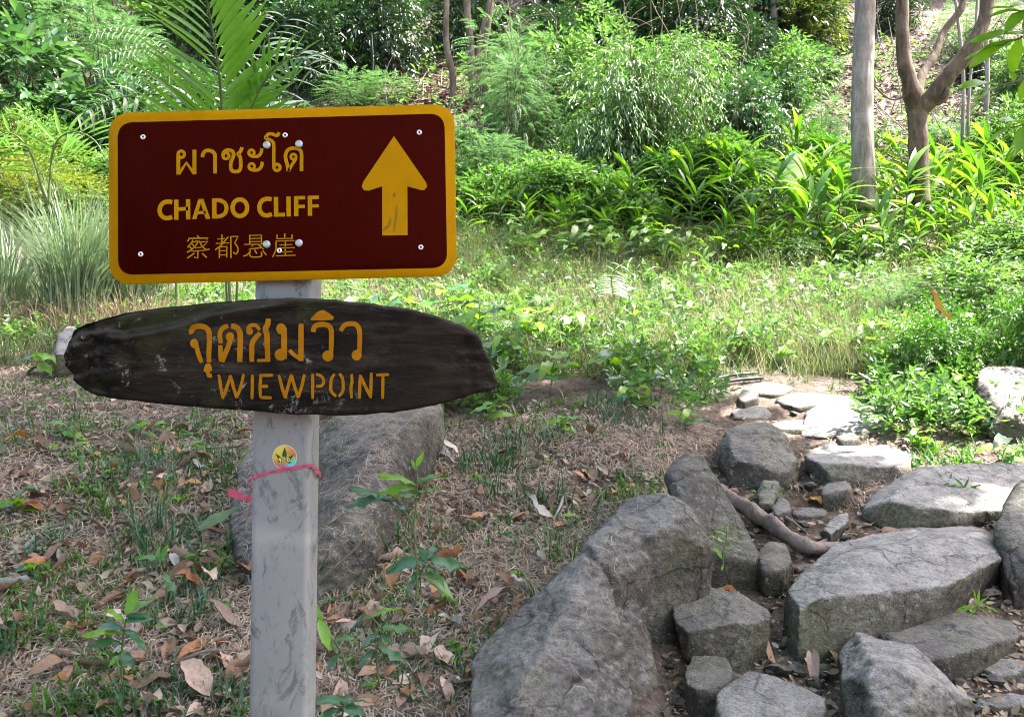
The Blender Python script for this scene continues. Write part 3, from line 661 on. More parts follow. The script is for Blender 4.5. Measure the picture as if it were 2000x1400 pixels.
L.stroke([(726, 105), (728, 336)], 52).stroke([(726, 127), (785, 126), (845, 155), (868, 215), (848, 278), (790, 310), (728, 313)], 46).done(sign, M['yellow'])
L.ring((1021, 212), 84, 50, 95).done(sign, M['yellow'])
L.stroke([(1386, 116), (1340, 109), (1290, 122), (1256, 158), (1245, 208), (1256, 256), (1292, 292), (1342, 299), (1388, 284)], 50).done(sign, M['yellow'])
L.stroke([(1435, 88), (1438, 315)], 50).stroke([(1425, 293), (1539, 291)], 44).done(sign, M['yellow'])
L.stroke([(1579, 82), (1582, 312)], 50).done(sign, M['yellow'])
L.stroke([(1667, 80), (1669, 309)], 50).stroke([(1650, 99), (1771, 96)], 40).stroke([(1660, 199), (1768, 196)], 38).done(sign, M['yellow'])
L.stroke([(1825, 75), (1827, 304)], 50).stroke([(1806, 95), (1929, 92)], 40).stroke([(1818, 193), (1927, 190)], 38).done(sign, M['yellow'])
L = Letters(355, 450, 8.333, ZS)
HAN = [
 [[(250, 82), (285, 122)], [(125, 118), (118, 145), (95, 185)], [(125, 133), (440, 125), (405, 162)], [(185, 158), (150, 215), (95, 280)], [(165, 200), (265, 180), (225, 250), (165, 310), (85, 360)], [(165, 225), (200, 252)], [(130, 262), (160, 300)],
  [(285, 170), (330, 250), (395, 312), (455, 305)], [(310, 190), (428, 185), (360, 250)], [(215, 290), (325, 275)], [(160, 340), (388, 325)], [(267, 335), (262, 455), (205, 435)], [(210, 372), (90, 455)], [(335, 375), (410, 445)]],
 [[(655, 70), (655, 215)], [(580, 142), (710, 135)], [(555, 215), (775, 205)], [(762, 105), (640, 245), (545, 320)], [(614, 262), (614, 450)], [(614, 270), (737, 264), (732, 440)], [(622, 335), (730, 330)], [(622, 402), (730, 398)],
  [(800, 100), (803, 452)], [(797, 105), (918, 98), (865, 205)], [(865, 205), (912, 280), (915, 340), (882, 385), (840, 355)]],
 [[(1107, 70), (1107, 226)], [(1107, 85), (1300, 78)], [(1298, 68), (1300, 226)], [(1107, 135), (1298, 130)], [(1107, 186), (1298, 181)], [(1012, 230), (1330, 227)], [(1172, 235), (1085, 306), (1290, 285)], [(1250, 240), (1300, 275), (1335, 312)],
  [(1100, 365), (1060, 405), (1003, 420)], [(1118, 320), (1122, 425), (1290, 425), (1294, 352)], [(1185, 318), (1225, 380)], [(1318, 330), (1378, 402)]],
 [[(1550, 70), (1553, 142)], [(1550, 137), (1800, 132)], [(1677, 50), (1677, 137)], [(1797, 68), (1795, 145)], [(1532, 176), (1838, 167)], [(1537, 170), (1535, 320), (1480, 435)], [(1590, 240), (1802, 232)], [(1688, 172), (1688, 290)],
  [(1562, 290), (1838, 281)], [(1620, 354), (1802, 345)], [(1688, 296), (1688, 408)], [(1532, 416), (1857, 405)]]]
for g in HAN:
    for k, st in enumerate(g):
        a, b = np.array(st[0]), np.array(st[-1]); hor = abs(b[0] - a[0]) > 3 * abs(b[1] - a[1])
        L.stroke(st, 15 if hor and len(st) == 2 else 21, smooth=False if len(st) < 4 else True)
    L.done(sign, M['yellow'], 'letter')
L = Letters(200, 190, 2.857, ZS)
L2 = Letters(200, 190, 2.857, ZS - .0009)
M['scuff'] = paint('scuff', C(.20, .10, .006), .6)
L2.blob((1630, 545), 7, 13).stroke([(1643, 600), (1640, 660), (1628, 752)], 7, taper=.6).stroke([(1608, 678), (1598, 715), (1568, 742)], 11, taper=.6).done(sign, M['scuff'], 'scuff_mark')
L.poly([(1627, 218), (1805, 475), (1813, 498), (1797, 518), (1778, 519), (1702, 498), (1560, 498), (1485, 522), (1460, 520), (1447, 500), (1456, 473)]).poly([(1561, 480), (1702, 480), (1703, 770), (1562, 772)]).done(sign, M['yellow'], 'arrow')
def disc(name, px, py, r, h, mat, parent, d=ZS, dome=True, holes=False):
    a = np.linspace(0, 2 * math.pi, 20, endpoint=False); c = pix(px, py, d); rr = r / F * d
    rings = [(1, 0), (1, -h * .6), (.86, -h)] + ([(.45, -h), (.4, -h * .3)] if holes else [(.5, -h * 1.1)])
    V = np.concatenate([np.c_[c[0] + s_ * rr * np.cos(a), np.full(20, c[1] + o), c[2] + s_ * rr * np.sin(a)] for s_, o in rings])
    mb = MB(); k = np.arange(20)
    for q_ in range(len(rings) - 1):
        mb_f = np.stack([k, (k + 1) % 20, (k + 1) % 20 + 20, k + 20], 1) + q_ * 20
        if q_ == 0: mb.add(V, mb_f)
        else: mb.f.append(mb_f)
    mb.f.append((np.arange(20) + (len(rings) - 1) * 20)[None])
    me = mb.mesh(name, mat); return link(name, me, parent)
for x, y in [(279.5, 268), (819, 259), (822, 483), (275, 496.5), (557, 264.3), (545.8, 489.4)]:
    o = disc('rivet', x, y, 5, .0016, M['rivet'], sign, holes=True)
    disc('rivet_hole', x, y, 2.1, .0006, M['hole'], o, ZS - .0008)
for x, y in [(521.4, 284), (584.4, 282), (521, 477.4), (584.4, 475)]:
    disc('bolt', x, y, 7.6, .004, M['zinc_screw'], sign)

# ---------------------------------------------------------------- carved wooden board
m = NT('weathered_board'); v = m.mapping((.35, 1, 1.6), (0, math.radians(2), 0)); g1 = m.noise(22, 8, .68, v, .5); g2 = m.noise(4, 5, .6); g3 = m.noise(95, 4, .7, m.mapping((.3, 1, 1)))
col = m.ramp(g1, [(.32, C(.003, .0026, .0024)), (.5, C(.010, .0075, .0062)), (.68, C(.042, .032, .025))])
col = m.mix(col, C(.034, .024, .018), m.ramp(g2, [(.42, C(0, 0, 0)), (.7, C(.6, .6, .6))]))
col = m.mix(col, C(.07, .065, .06), m.ramp(g3, [(.62, C(0, 0, 0)), (.74, C(.5, .5, .5))]))
sx = m.n('SeparateXYZ'); m.l(m.coord('Object'), sx.inputs[0])
endm = m.ramp(m.math('ABSOLUTE', m.math('ADD', sx.outputs['X'], .02)), [(.2, C(0, 0, 0)), (.36, C(1, 1, 1))])
lowm = m.ramp(sx.outputs['Z'], [(.45, C(1, 1, 1)), (.56, C(0, 0, 0))])
lich = m.ramp(m.noise(24, 6, .75, None, .6), [(.60, C(0, 0, 0)), (.68, C(.9, .9, .9))])
col = m.mix(col, C(.36, .37, .34), m.mix(C(0, 0, 0), lich, m.math('MULTIPLY', endm, .8)))
moss = m.ramp(m.noise(9, 4), [(.5, C(0, 0, 0)), (.65, C(.5, .5, .5))])
col = m.mix(col, C(.035, .045, .012), m.math('MULTIPLY', moss, endm))
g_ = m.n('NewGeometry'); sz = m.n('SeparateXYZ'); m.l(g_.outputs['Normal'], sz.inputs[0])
col = m.mix(col, C(.055, .05, .046), m.mix(C(0, 0, 0), m.ramp(sz.outputs['Z'], [(.25, C(0, 0, 0)), (.8, C(.8, .8, .8))]), m.ramp(g1, [(.3, C(.3, .3, .3)), (.6, C(1, 1, 1))])))  # highlight along the top edge, painted in where the wood faces up
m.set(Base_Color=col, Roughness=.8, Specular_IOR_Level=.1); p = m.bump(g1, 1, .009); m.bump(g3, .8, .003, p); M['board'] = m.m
OUT = [(121, 690), (124, 665), (133, 645), (155, 633), (190, 622), (235, 611), (300, 600), (400, 590), (480, 584), (560, 581), (640, 584), (700, 590), (760, 597), (820, 608), (880, 626), (918, 643), (934, 655), (944, 680), (957, 704), (966, 733), (971, 755),
       (955, 764), (925, 770), (890, 781), (850, 791), (780, 804), (700, 810), (600, 810.5), (500, 804), (400, 797), (300, 788), (220, 779), (170, 768), (145, 752), (130, 727)]
op = smooth_path(OUT, 5, True); op = op + 1.1 * np.stack([pnoise(np.c_[op * .16, op[:, 0] * 0 + 3]), pnoise(np.c_[op * .16, op[:, 0] * 0 + 7])], 1) + 1.8 * np.stack([pnoise(np.c_[op * .05, op[:, 0] * 0]), pnoise(np.c_[op * .05, op[:, 0] * 0 + 9])], 1)
OX = (op[:, 0] - 1000) / F * D_BOARD; OZ = 1.5 + (700 - op[:, 1]) / F * D_BOARD
BC = np.array([OX.mean(), OZ.mean()])
GR = np.array([(120, 668), (180, 652), (235, 656), (300, 648), (360, 632), (420, 611), (480, 601), (545, 592), (1000, 560)], float)
def board_front(x, z):
    px = 1000 + x * F / D_BOARD; py = 700 - (z - 1.5) * F / D_BOARD
    gy_ = np.interp(px, GR[:, 0], GR[:, 1]); q = np.stack([x, z, x * 0], 1)
    d = py - gy_                     # below the ledge > 0
    ledge = .014 * sstep(3, -16, d) if False else .016 * (1 - sstep(-16, 3, d)) * (px < 560)
    groove = .005 * np.exp(-((d + 2) / 4) ** 2) * (px < 545) * sstep(190, 240, px)
    ledge = ledge - .004 * np.exp(-((d - 6) / 6) ** 2) * (px < 560) * sstep(150, 200, px)
    endl = 1 - sstep(180, 330, px); endr = sstep(800, 940, px)
    y = D_BOARD + ledge + groove + .0014 * fbm(q * (14, 70, 1), 4) + .0026 * fbm(q * 9, 3) + (endl * .018 + endr * .008) * fbm(q * 26 + 5, 4) + .006 * endl
    return y
nr = len(op); mb = MB(); rings = []
# front surface: concentric rings towards a centre spine, rounded rim
spx = np.clip(OX, -.61, -.10); spz = 1.5 + (700 - (698 + 0 * OX)) / F * D_BOARD
K = 26
for k in range(K + 1):
    t = (k / K)
    x = spx * (1 - t) + OX * t; z = spz * (1 - t) + OZ * t
    if k == K: pass
    y = board_front(x, z)
    e = np.hypot((OX - x), (OZ - z)); rim = .007; y = y + np.where(e < rim, rim * (1 - np.sqrt(np.clip(1 - (1 - e / rim) ** 2, 0, 1))), 0)
    rings.append(np.c_[x, y, z])
for yo, s_ in ((.022, 1.0), (.04, .995), (.046, .97), (.047, .5)):
    rings.append(np.c_[spx * (1 - s_) + OX * s_, np.full(nr, D_BOARD + yo) + .0015 * pnoise(np.c_[OX * 30, OZ * 30, OX * 0 + yo * 99]), spz * (1 - s_) + OZ * s_])
nr_ = len(rings); V = np.concatenate(rings); i = np.arange(nr_ - 1)[:, None] * nr; j = np.arange(nr)[None]
mb.add(V, np.stack([i + j, i + j + nr, i + (j + 1) % nr + nr, i + (j + 1) % nr], -1).reshape(-1, 4))
mb.f.append((np.arange(nr) + (nr_ - 1) * nr)[None])
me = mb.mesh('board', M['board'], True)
bm = bmesh.new(); bm.from_mesh(me); bmesh.ops.remove_doubles(bm, verts=bm.verts, dist=.00005); bmesh.ops.recalc_face_normals(bm, faces=bm.faces); bm.to_mesh(me); bm.free()
me.polygons.foreach_set('use_smooth', np.ones(len(me.polygons), bool))
board = thing('wooden_board', 'dark carved wooden board with orange WIEWPOINT lettering', 'sign')
# the plank's own frame has its origin at the spine so that its grain runs along it
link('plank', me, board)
FR = lambda x, z: board_front(np.asarray(x), np.asarray(z))
O = M['paint_orange']
L = Letters(360, 600, 5.556, D_BOARD, FR, .0009)
L.stroke([(50, 268), (75, 262), (100, 222), (160, 206), (220, 216), (262, 258), (270, 330), (270, 460), (268, 597)], [58] * 1, taper=.15).blob((108, 392), 44, 50).stroke([(125, 390), (150, 490), (190, 602)], 50, taper=.2).poly([(232, 618), (262, 606), (290, 622), (304, 660), (300, 765), (250, 763), (240, 710), (212, 690), (220, 645)]).done(board, O)
L.stroke([(478, 203), (420, 225), (387, 285), (398, 392)], 52, taper=.15).stroke([(508, 203), (565, 218), (600, 262), (610, 340), (606, 594)], 62, taper=.12).blob((497, 322), 46, 50).stroke([(515, 320), (475, 440), (410, 594)], 56, taper=.1).stroke([(392, 412), (402, 592)], 52, taper=.1).done(board, O)
L.blob((712, 262), 38).stroke([(695, 262), (702, 218), (740, 195), (785, 202), (822, 246)], 42, taper=.2).stroke([(828, 278), (765, 345), (738, 410), (735, 592)], 56, taper=.15).stroke([(912, 122), (908, 185), (886, 235), (900, 310), (905, 450), (908, 592)], 62, taper=.12).stroke([(790, 578), (935, 574)], 32).done(board, O)
L.blob((1055, 235), 54, 60).stroke([(1086, 220), (1088, 350), (1090, 560)], 64, taper=.1).blob((1050, 515), 66, 66).done(board, O)
L.stroke([(1145, 465), (1195, 515), (1275, 568)], 42, taper=.1).stroke([(1270, 180), (1270, 582)], 58, taper=.1).done(board, O)
L.stroke([(1398, 268), (1412, 215), (1470, 188), (1545, 192), (1590, 235), (1597, 340), (1590, 510)], 56, taper=.15).blob((1558, 528), 60, 60).poly([(1368, 125), (1400, 98), (1430, 62), (1470, 38), (1510, 30), (1580, 70), (1625, 108), (1612, 136), (1490, 145), (1378, 142)]).done(board, O)
L.stroke([(1695, 258), (1735, 200), (1795, 180), (1860, 188), (1900, 245), (1907, 350), (1900, 510)], 54, taper=.15).blob((1872, 520), 54, 58).done(board, O)
L = Letters(420, 720, 5.714, D_BOARD, FR, .0009)
W = 36
for g in [[[(42, 65), (88, 335)], [(85, 335), (130, 215), (172, 72)], [(172, 72), (205, 200), (242, 325)], [(240, 322), (285, 210), (322, 60)]], [[(418, 65), (418, 200), (414, 338)]],
          [[(513, 72), (506, 200), (512, 322)], [(495, 76), (650, 72)], [(515, 196), (598, 196)], [(508, 320), (638, 322)]], [[(715, 68), (750, 200), (788, 328)], [(785, 328), (815, 210), (855, 62)], [(855, 65), (890, 200), (932, 325)], [(930, 322), (970, 190), (1000, 62)]],
          [[(1090, 58), (1092, 335)], [(1130, 62), (1190, 85), (1214, 140), (1190, 188), (1130, 196)]], [[(1335, 58), (1297, 130), (1297, 245), (1352, 308)], [(1388, 52), (1425, 115), (1428, 240), (1382, 308)]],
          [[(1525, 58), (1530, 150), (1518, 210), (1524, 328)]], [[(1612, 332), (1622, 65)], [(1622, 72), (1685, 210), (1742, 322)], [(1738, 328), (1746, 45)]], [[(1800, 70), (1945, 64)], [(1876, 72), (1872, 335)]]]:
    for st in g: L.stroke(st, W, taper=.25)
    L.done(board, O)
# ---------------------------------------------------------------- sticker and ribbon
m = NT('sticker_print'); n = m.n('TexVoronoi'); n.inputs['Scale'].default_value = 75; m.l(m.coord('Object'), n.inputs['Vector'])
sx = m.n('SeparateXYZ'); m.l(m.coord('Object'), sx.inputs[0])
tt = m.math('ADD', m.math('MULTIPLY', sx.outputs['Z'], 22.), .5); tt = m.math('ADD', tt, m.math('MULTIPLY', m.math('SUBTRACT', m.noise(70, 2), .5), .35))
left = m.ramp(tt, [(.08, C(.35, .08, .16)), (.3, C(.5, .16, .05)), (.5, C(.62, .45, .05)), (.8, C(.66, .52, .06))])
right = m.ramp(tt, [(.08, C(.12, .35, .6)), (.28, C(.12, .45, .6)), (.42, C(.2, .5, .12)), (.62, C(.55, .15, .05)), (.85, C(.6, .3, .06))])
rr_ = m.ramp(m.math('ADD', m.math('MULTIPLY', sx.outputs['X'], 24.), .45), [(.4, C(0, 0, 0)), (.65, C(1, 1, 1))])
m.set(Base_Color=m.mix(left, right, rr_), Roughness=.35); M['sticker'] = m.m
DP = D_POST - .0109 + .01
st = thing('sticker', 'round yellow sticker with green leaf and 420 on the steel post', 'sticker')
pc = pix(556.2, 892.4, D_POST - .0085)
def flat_disc(name, r, y, mat):
    a = np.linspace(0, 2 * math.pi, 40, endpoint=False); V = np.r_[[[0, y, 0]], np.c_[r * np.cos(a), np.full(40, y), r * np.sin(a)]]
    k = np.arange(40); mb = MB(); mb.add(V, np.stack([np.zeros(40, int), k + 1, (k + 1) % 40 + 1], 1)); return link(name, mb.mesh(name, mat), st)
M['white_paper'] = paint('sticker_rim', C(.6, .6, .58), .4); M['leaf_print'] = paint('sticker_leaf', C(.012, .07, .015), .4)
M['print_yellow'] = paint('sticker_number', C(.75, .68, .12), .4); M['print_black'] = paint('sticker_number_edge', C(.02, .02, .01), .4)
# post face depth at the sticker height
zf = pc[2]; tf_ = (zf - bot_c[2]) / (top[2] - bot_c[2]); yf = (bot_c[1] * (1 - tf_) + top[1] * tf_) - .040
pc = np.array([(556.2 - 1000) / F * yf, yf - .0006, 1.5 + (700 - 892.4) / F * yf]); st.location = pc
flat_disc('sticker_rim', .0216, 0, M['white_paper']); flat_disc('sticker_print', .0206, -.0003, M['sticker'])
def local_letters(z): 
    L = Letters(480, 850, 12.5, yf, lambda x, zz: np.full(len(x), yf - .0006 - z), .0); return L
Lf = local_letters(.0006)
def leafpoly(b, t, w_): 
    b, t = np.array(b, float), np.array(t, float); d = t - b; n_ = np.array([-d[1], d[0]]) / np.linalg.norm(d)
    return [b, b + d * .3 + n_ * w_ * .9, b + d * .5 + n_ * w_ * .85, t, b + d * .5 - n_ * w_ * .85, b + d * .3 - n_ * w_ * .9]
Lf.poly(leafpoly((945, 590), (958, 280), 62)).poly(leafpoly((900, 620), (720, 435), 42)).poly(leafpoly((1000, 620), (1185, 460), 42)).poly(leafpoly((900, 650), (755, 630), 22)).poly(leafpoly((1000, 650), (1130, 670), 22))
o = Lf.done(None, M['leaf_print'], 'printed_leaf'); o.data.transform(Matrix.Translation(-Vector(pc))); o.parent = st
Lf = local_letters(.0011)
for wd, mt, nm, zz in ((48, 'print_black', 'number_shadow', .0011), (24, 'print_yellow', 'number', .0017)):
    Lf = local_letters(zz)
    Lf.stroke([(850, 530), (825, 600), (895, 605)], wd, False).stroke([(862, 560), (850, 660)], wd)
    Lf.stroke([(905, 560), (930, 532), (968, 545), (965, 580), (900, 640), (975, 640)], wd, False)
    Lf.ring((1045, 590), 26, wd, 45)
    o = Lf.done(None, M[mt], nm); o.data.transform(Matrix.Translation(-Vector(pc))); o.parent = st
# pink ribbon
m = NT('ribbon_pink'); m.set(Base_Color=m.mix(C(.5, .045, .10), C(.68, .12, .2), m.noise(60, 3)), Roughness=.35); m.thin(C(.7, .1, .2, ), .3); M['ribbon'] = m.m
rb = thing('ribbon', 'pink plastic ribbon tied around the steel post below the sticker', 'ribbon')
def strip(pts, wz, name, parent):
    p = smooth_path(pts, 6); n = len(p); wz = np.interp(np.linspace(0, 1, n), np.linspace(0, 1, len(wz)), wz); tw = .0012 * np.sin(np.arange(n) * .9)
    V = np.concatenate([p + np.c_[tw, -tw, wz], p + np.c_[-tw, tw, -wz]]); k = np.arange(n - 1)
    mb = MB(); mb.add(V, np.stack([k, k + 1, k + 1 + n, k + n], 1)); return link(name, mb.mesh(name, M['ribbon'], True), parent)
yb = yf - .0025
def pp(px, py, y): return [(px - 1000) / F * y, y, 1.5 + (700 - py) / F * y]
strip([pp(489, 1012, yb + .05), pp(487, 960, yb + .04), pp(488, 941, yb + .02), pp(495, 932, yb - .001), pp(510, 927, yb), pp(535, 921, yb), pp(560, 916, yb), pp(590, 911, yb), pp(605, 909, yb), pp(612, 911, yb + .008), pp(619, 918, yb + .03), pp(626, 927, yb + .055), pp(622, 925, yb + .085), pp(600, 922, yb + .092), pp(520, 926, yb + .092), pp(489, 936, yb + .075), pp(487, 942, yb + .03)],
      [.0015, .003, .003, .0028, .0028, .0026, .003, .003, .0028, .003, .004, .004, .003, .003, .003, .003, .003], 'knot_loop', rb)
strip([pp(488, 948, yb + .04), pp(495, 965, yb + .09), pp(489, 976, yb + .1), pp(478, 972, yb + .10), pp(463, 966, yb + .105), pp(446, 960, yb + .11)], [.002, .003, .004, .005, .007, .009], 'ribbon_tail', rb)

# ---------------------------------------------------------------- foliage builders
def rand_dirs(r, n, up=0.):
    d = norm(r.normal(size=(n, 3))); d[:, 2] += up; return norm(d)
def crown_points(r, n, lobes, R, shell=.55):
    """twig starts + outward directions on a cluster of lobes inside the ellipsoid R"""
    Lc = rand_dirs(r, lobes) * r.uniform(.3, .78, (lobes, 1)); Lr = r.uniform(.24, .5, lobes)
    k = r.integers(lobes, size=n); d = rand_dirs(r, n, .15)
    p = Lc[k] + d * (Lr[k] * r.uniform(shell, 1, n) ** .5)[:, None]
    p = p * np.array(R); o = norm(p * .6 / np.array(R) + d * .7 + r.normal(size=(n, 3)) * .25); return p, o
def twig_leaves(r, P, O, L, per, ll, droop=.3, template=LEAF4, spread=.9, wide=1., updown=.5, jitter=.35, ll_var=.3):
    """simple leaves alternating along twigs"""
    n = len(P); t = np.tile(np.linspace(.12, 1, per), (n, 1)) ; O = norm(O)
    side = norm(np.cross(O, np.array([0, 0, 1.]) + r.normal(size=(n, 3)) * .25)); upv = np.cross(side, O)
    pos = P[:, None] + O[:, None] * (t * L)[..., None] + np.array([0, 0, -1.]) * (droop * L * .5 * t ** 2)[..., None]
    sg = np.where(np.arange(per) % 2 == 0, 1., -1.)[None, :, None]
    d = O[:, None] * (.55 + .5 * t[..., None]) + side[:, None] * sg * spread * (1.15 - t[..., None] * .8) + r.normal(size=(n, per, 3)) * jitter
    d[..., 2] -= droop * .9
    u = upv[:, None] * 1 + np.array([0, 0, 1.]) * updown + r.normal(size=(n, per, 3)) * .4
    s = ll * (1 + ll_var * r.normal(size=(n, per))).clip(.45, 1.7)
    sc = np.stack([s * wide, s, s], -1)
    return place(template[0], template[1], pos.reshape(-1, 3), d.reshape(-1, 3), u.reshape(-1, 3), sc.reshape(-1, 3))
def pinnate(r, P, O, L, pairs, ll, droop=.35, template=LEAF2, wide=.8):
    """feather leaves: a rachis of length L with pairs of leaflets, drooping"""
    n = len(P); O = norm(O); t = np.linspace(.1, 1, pairs)[None]
    side = norm(np.cross(O, np.array([0, 0, 1.]) + r.normal(size=(n, 3)) * .2)); upv = norm(np.cross(side, O))
    pos = P[:, None] + O[:, None] * (t * L)[..., None] + np.array([0, 0, -1.]) * (droop * L * t ** 2)[..., None]
    out_v, out_f = [], []
    for sg in (1, -1):
        d = side[:, None] * sg + O[:, None] * .45 + np.array([0, 0, -.25]) + r.normal(size=(n, pairs, 3)) * .08
        s = ll * np.sin(np.pi * (t * .85 + .08)) ** .5 * np.ones((n, 1))
        sc = np.stack([s * wide, s, s], -1); u = np.broadcast_to(upv[:, None], d.shape)
        out_v.append((pos.reshape(-1, 3), d.reshape(-1, 3), u.reshape(-1, 3), sc.reshape(-1, 3)))
    a = [np.concatenate(x) for x in zip(*out_v)]
    return place(template[0], template[1], *a)
def branch_mesh(r, P, n=9, rad=.02, base=(0, 0, 0), z0=0., name='branches', mat='twig', sides=5):
    mb = MB(); base = np.array(base, float)
    for k in r.choice(len(P), min(n, len(P)), replace=False):
        e = P[k]; mid = base * .5 + e * .5 + r.normal(size=3) * .08 * np.linalg.norm(e - base); mid[2] = mid[2] * .9
        p = smooth_path([base + r.normal(size=3) * .03 * [1, 1, 0], base * .75 + e * .25 + r.normal(size=3) * .03, mid, e], 3)
        v, f = tube_mesh(p, np.linspace(rad, rad * .3, len(p)), sides, False); mb.add(v, f)
    return mb.mesh(name, M[mat], True)

ARCH = {}
def arch(kind, k):
    """crown + branch meshes of a unit shrub (about 2 m wide, 2 m tall, origin at its foot)"""
    key = (kind, k)
    if key in ARCH: return ARCH[key]
    r = np.random.default_rng(hash(kind) % 1 + sum(map(ord, kind)) * 7 + k * 101); mb = MB(); R = (1.0, .8, 1.0)
    if kind == 'glossy':
        P, O = crown_points(r, 1250, 15, R); v, f = twig_leaves(r, P, O, .22, 6, .085, .5); mat = 'glossy'
    elif kind == 'dark':
        P, O = crown_points(r, 1250, 16, R); v, f = twig_leaves(r, P, O, .2, 6, .08, .55, wide=.85); mat = 'dark'
    elif kind == 'bright':
        P, O = crown_points(r, 1000, 14, R); v, f = twig_leaves(r, P, O, .22, 6, .095, .35, wide=.9); mat = 'bright'
    elif kind == 'lime':
        P, O = crown_points(r, 1700, 18, R); v, f = twig_leaves(r, P, O, .2, 6, .055, .1, wide=.9); mat = 'lime'
    elif kind == 'feather':
        P, O = crown_points(r, 800, 14, R); O[:, 2] *= .4; v, f = pinnate(r, P, O, .32, 11, .055, .3); mat = 'feather'
    elif kind == 'sprig':     # hanging curtains of narrow leaves over a climber
        P, O = crown_points(r, 1300, 18, R); O[:, 2] -= .35; v, f = twig_leaves(r, P, O, .3, 6, .09, .9, wide=.6); mat = 'bright'
    elif kind == 'bigleaf':
        P, O = crown_points(r, 330, 10, R); v, f = twig_leaves(r, P, O, .3, 5, .19, .6, template=LEAF4, wide=.95); mat = 'glossy'
    elif kind == 'small':     # dense shrub with small oval leaves
        P, O = crown_points(r, 1400, 9, R, .3); P *= 1 + .25 * r.random((len(P), 1)); v, f = twig_leaves(r, P, O, .3, 7, .066, .5, wide=1.05, jitter=.6); mat = 'near'
    v[:, 2] += .95; P = P + (0, 0, .95)
    mb.add(v, f); me = mb.mesh('crown', M[mat])
    ARCH[key] = (me, branch_mesh(r, P, 26, .016)); return ARCH[key]
def shrub(px, py, wpx, hpx, kind, k, label, group=None, name='shrub', d=None, rot=None, cat='shrub', sink=.1):
    p = at(px, py) if d is None else np.array([(px - 1000) / F * d, d, float(ground_z(np.array([(px - 1000) / F * d]), np.array([d]))[0])])
    sx_ = wpx / F * p[1] / 2; sz_ = hpx / F * p[1] / 2
    t = thing(name, label, cat, (p[0], p[1], p[2] - sink * sz_ * 2), group, (0, 0, rng.uniform(0, 6.28) if rot is None else rot), (sx_, sx_, sz_))
    a, b = arch(kind, k); link('crown', a, t); link('branches', b, t); return t

SHR = [
 # px, base, width, height, kind, variant, label
 (40, 330, 330, 330, 'bigleaf', 0, 'large leaved shrub at the top left corner above the lime bush', 0),
 (10, 150, 300, 300, 'glossy', 0, 'glossy green bushy tree in the upper left corner', 'tree'),
 (180, 200, 260, 260, 'feather', 0, 'feathery pale green shrub left of the palm', 0),
 (230, 330, 240, 230, 'bigleaf', 1, 'broad leaved shrub between the lime bush and the palm', 0),
 (110, 390, 200, 190, 'bright', 0, 'bright green shrub behind the clump of silvery grass', 0),
 (640, 190, 290, 260, 'dark', 0, 'dark glossy bushy tree just right of the palm fronds', 0),
 (540, 120, 260, 240, 'glossy', 1, 'glossy green bush high behind the palm fronds', 0),
 (760, 150, 220, 240, 'dark', 1, 'dark bushy tree left of the group of slender trunks', 0),
 (700, 225, 200, 110, 'feather', 1, 'low feathery shrub growing just above the sign', 0),
 (1020, 330, 190, 300, 'feather', 1, 'tall feathery acacia right of the slender trunks', 0),
 (1000, 260, 230, 260, 'feather', 0, 'feathery light green tree behind the tall acacia', 0),
 (930, 380, 200, 170, 'feather', 0, 'feathery undergrowth bush beside the right edge of the maroon sign', 0),
 (1200, 350, 270, 330, 'sprig', 0, 'tall shrub hung with climber leaves in the middle of the hillside', 0),
 (1310, 330, 230, 270, 'sprig', 1, 'right hand half of the climber covered thicket with a brighter top', 0),
 (1130, 250, 230, 260, 'bright', 1, 'light green leafy tree rising behind the climber covered shrub', 0),
 (1370, 150, 260, 260, 'dark', 2, 'dark blue green tree at the top edge above the thicket', 0),
 (1480, 345, 210, 270, 'glossy', 2, 'dense dark green young tree left of the pale trunk', 0),
 (1540, 230, 170, 180, 'bright', 2, 'thin light green sapling right of the dark young tree', 0),
 (1390, 400, 230, 170, 'bright', 0, 'bright shrub in front of the dark hollow of the thicket', 0),
 (1130, 420, 240, 140, 'bright', 1, 'low bright green shrub in front of the hillside thicket', 0),
 (1290, 400, 180, 110, 'glossy', 3, 'low glossy shrub behind the ginger leaves', 0),
 (980, 430, 160, 120, 'bright', 2, 'low green shrub right beside the sign border', 0),
 (90, 440, 290, 190, 'lime', 0, 'yellow green shrub with fine leaves at the left edge', 0),
 (10, 400, 200, 200, 'lime', 1, 'second yellow green shrub cut off by the left edge', 0),
 (250, 400, 200, 150, 'bright', 1, 'green shrub touching the left border of the maroon sign', 0),
 (1960, 370, 180, 190, 'bright', 2, 'leafy green shrub at the right edge behind the ginger plants', 0),
 (1990, 250, 160, 190, 'bright', 0, 'light green bush at the right edge above the bare slope', 0),
 (1890, 120, 170, 150, 'feather', 1, 'thin feathery bush behind the fork of the brown tree', 0),
 (1620, 300, 130, 120, 'feather', 0, 'sparse feathery weed bush just left of the pale trunk', 0),
 (1590, 120, 170, 170, 'lime', 1, 'yellowish sapling between the dark tree and the pale trunk', 0),
 (1740, 60, 150, 150, 'dark', 1, 'dark leafy bush between the pale trunk and the brown tree', 0),
 (1640, 380, 120, 60, 'bright', 1, 'tiny weed bush at the foot of the pale trunk', 0),
]
for (px, py, wp, hp, kd, k, lb, nm) in SHR:
    shrub(px, py, wp, hp, kd, k, lb, name=nm or 'shrub')
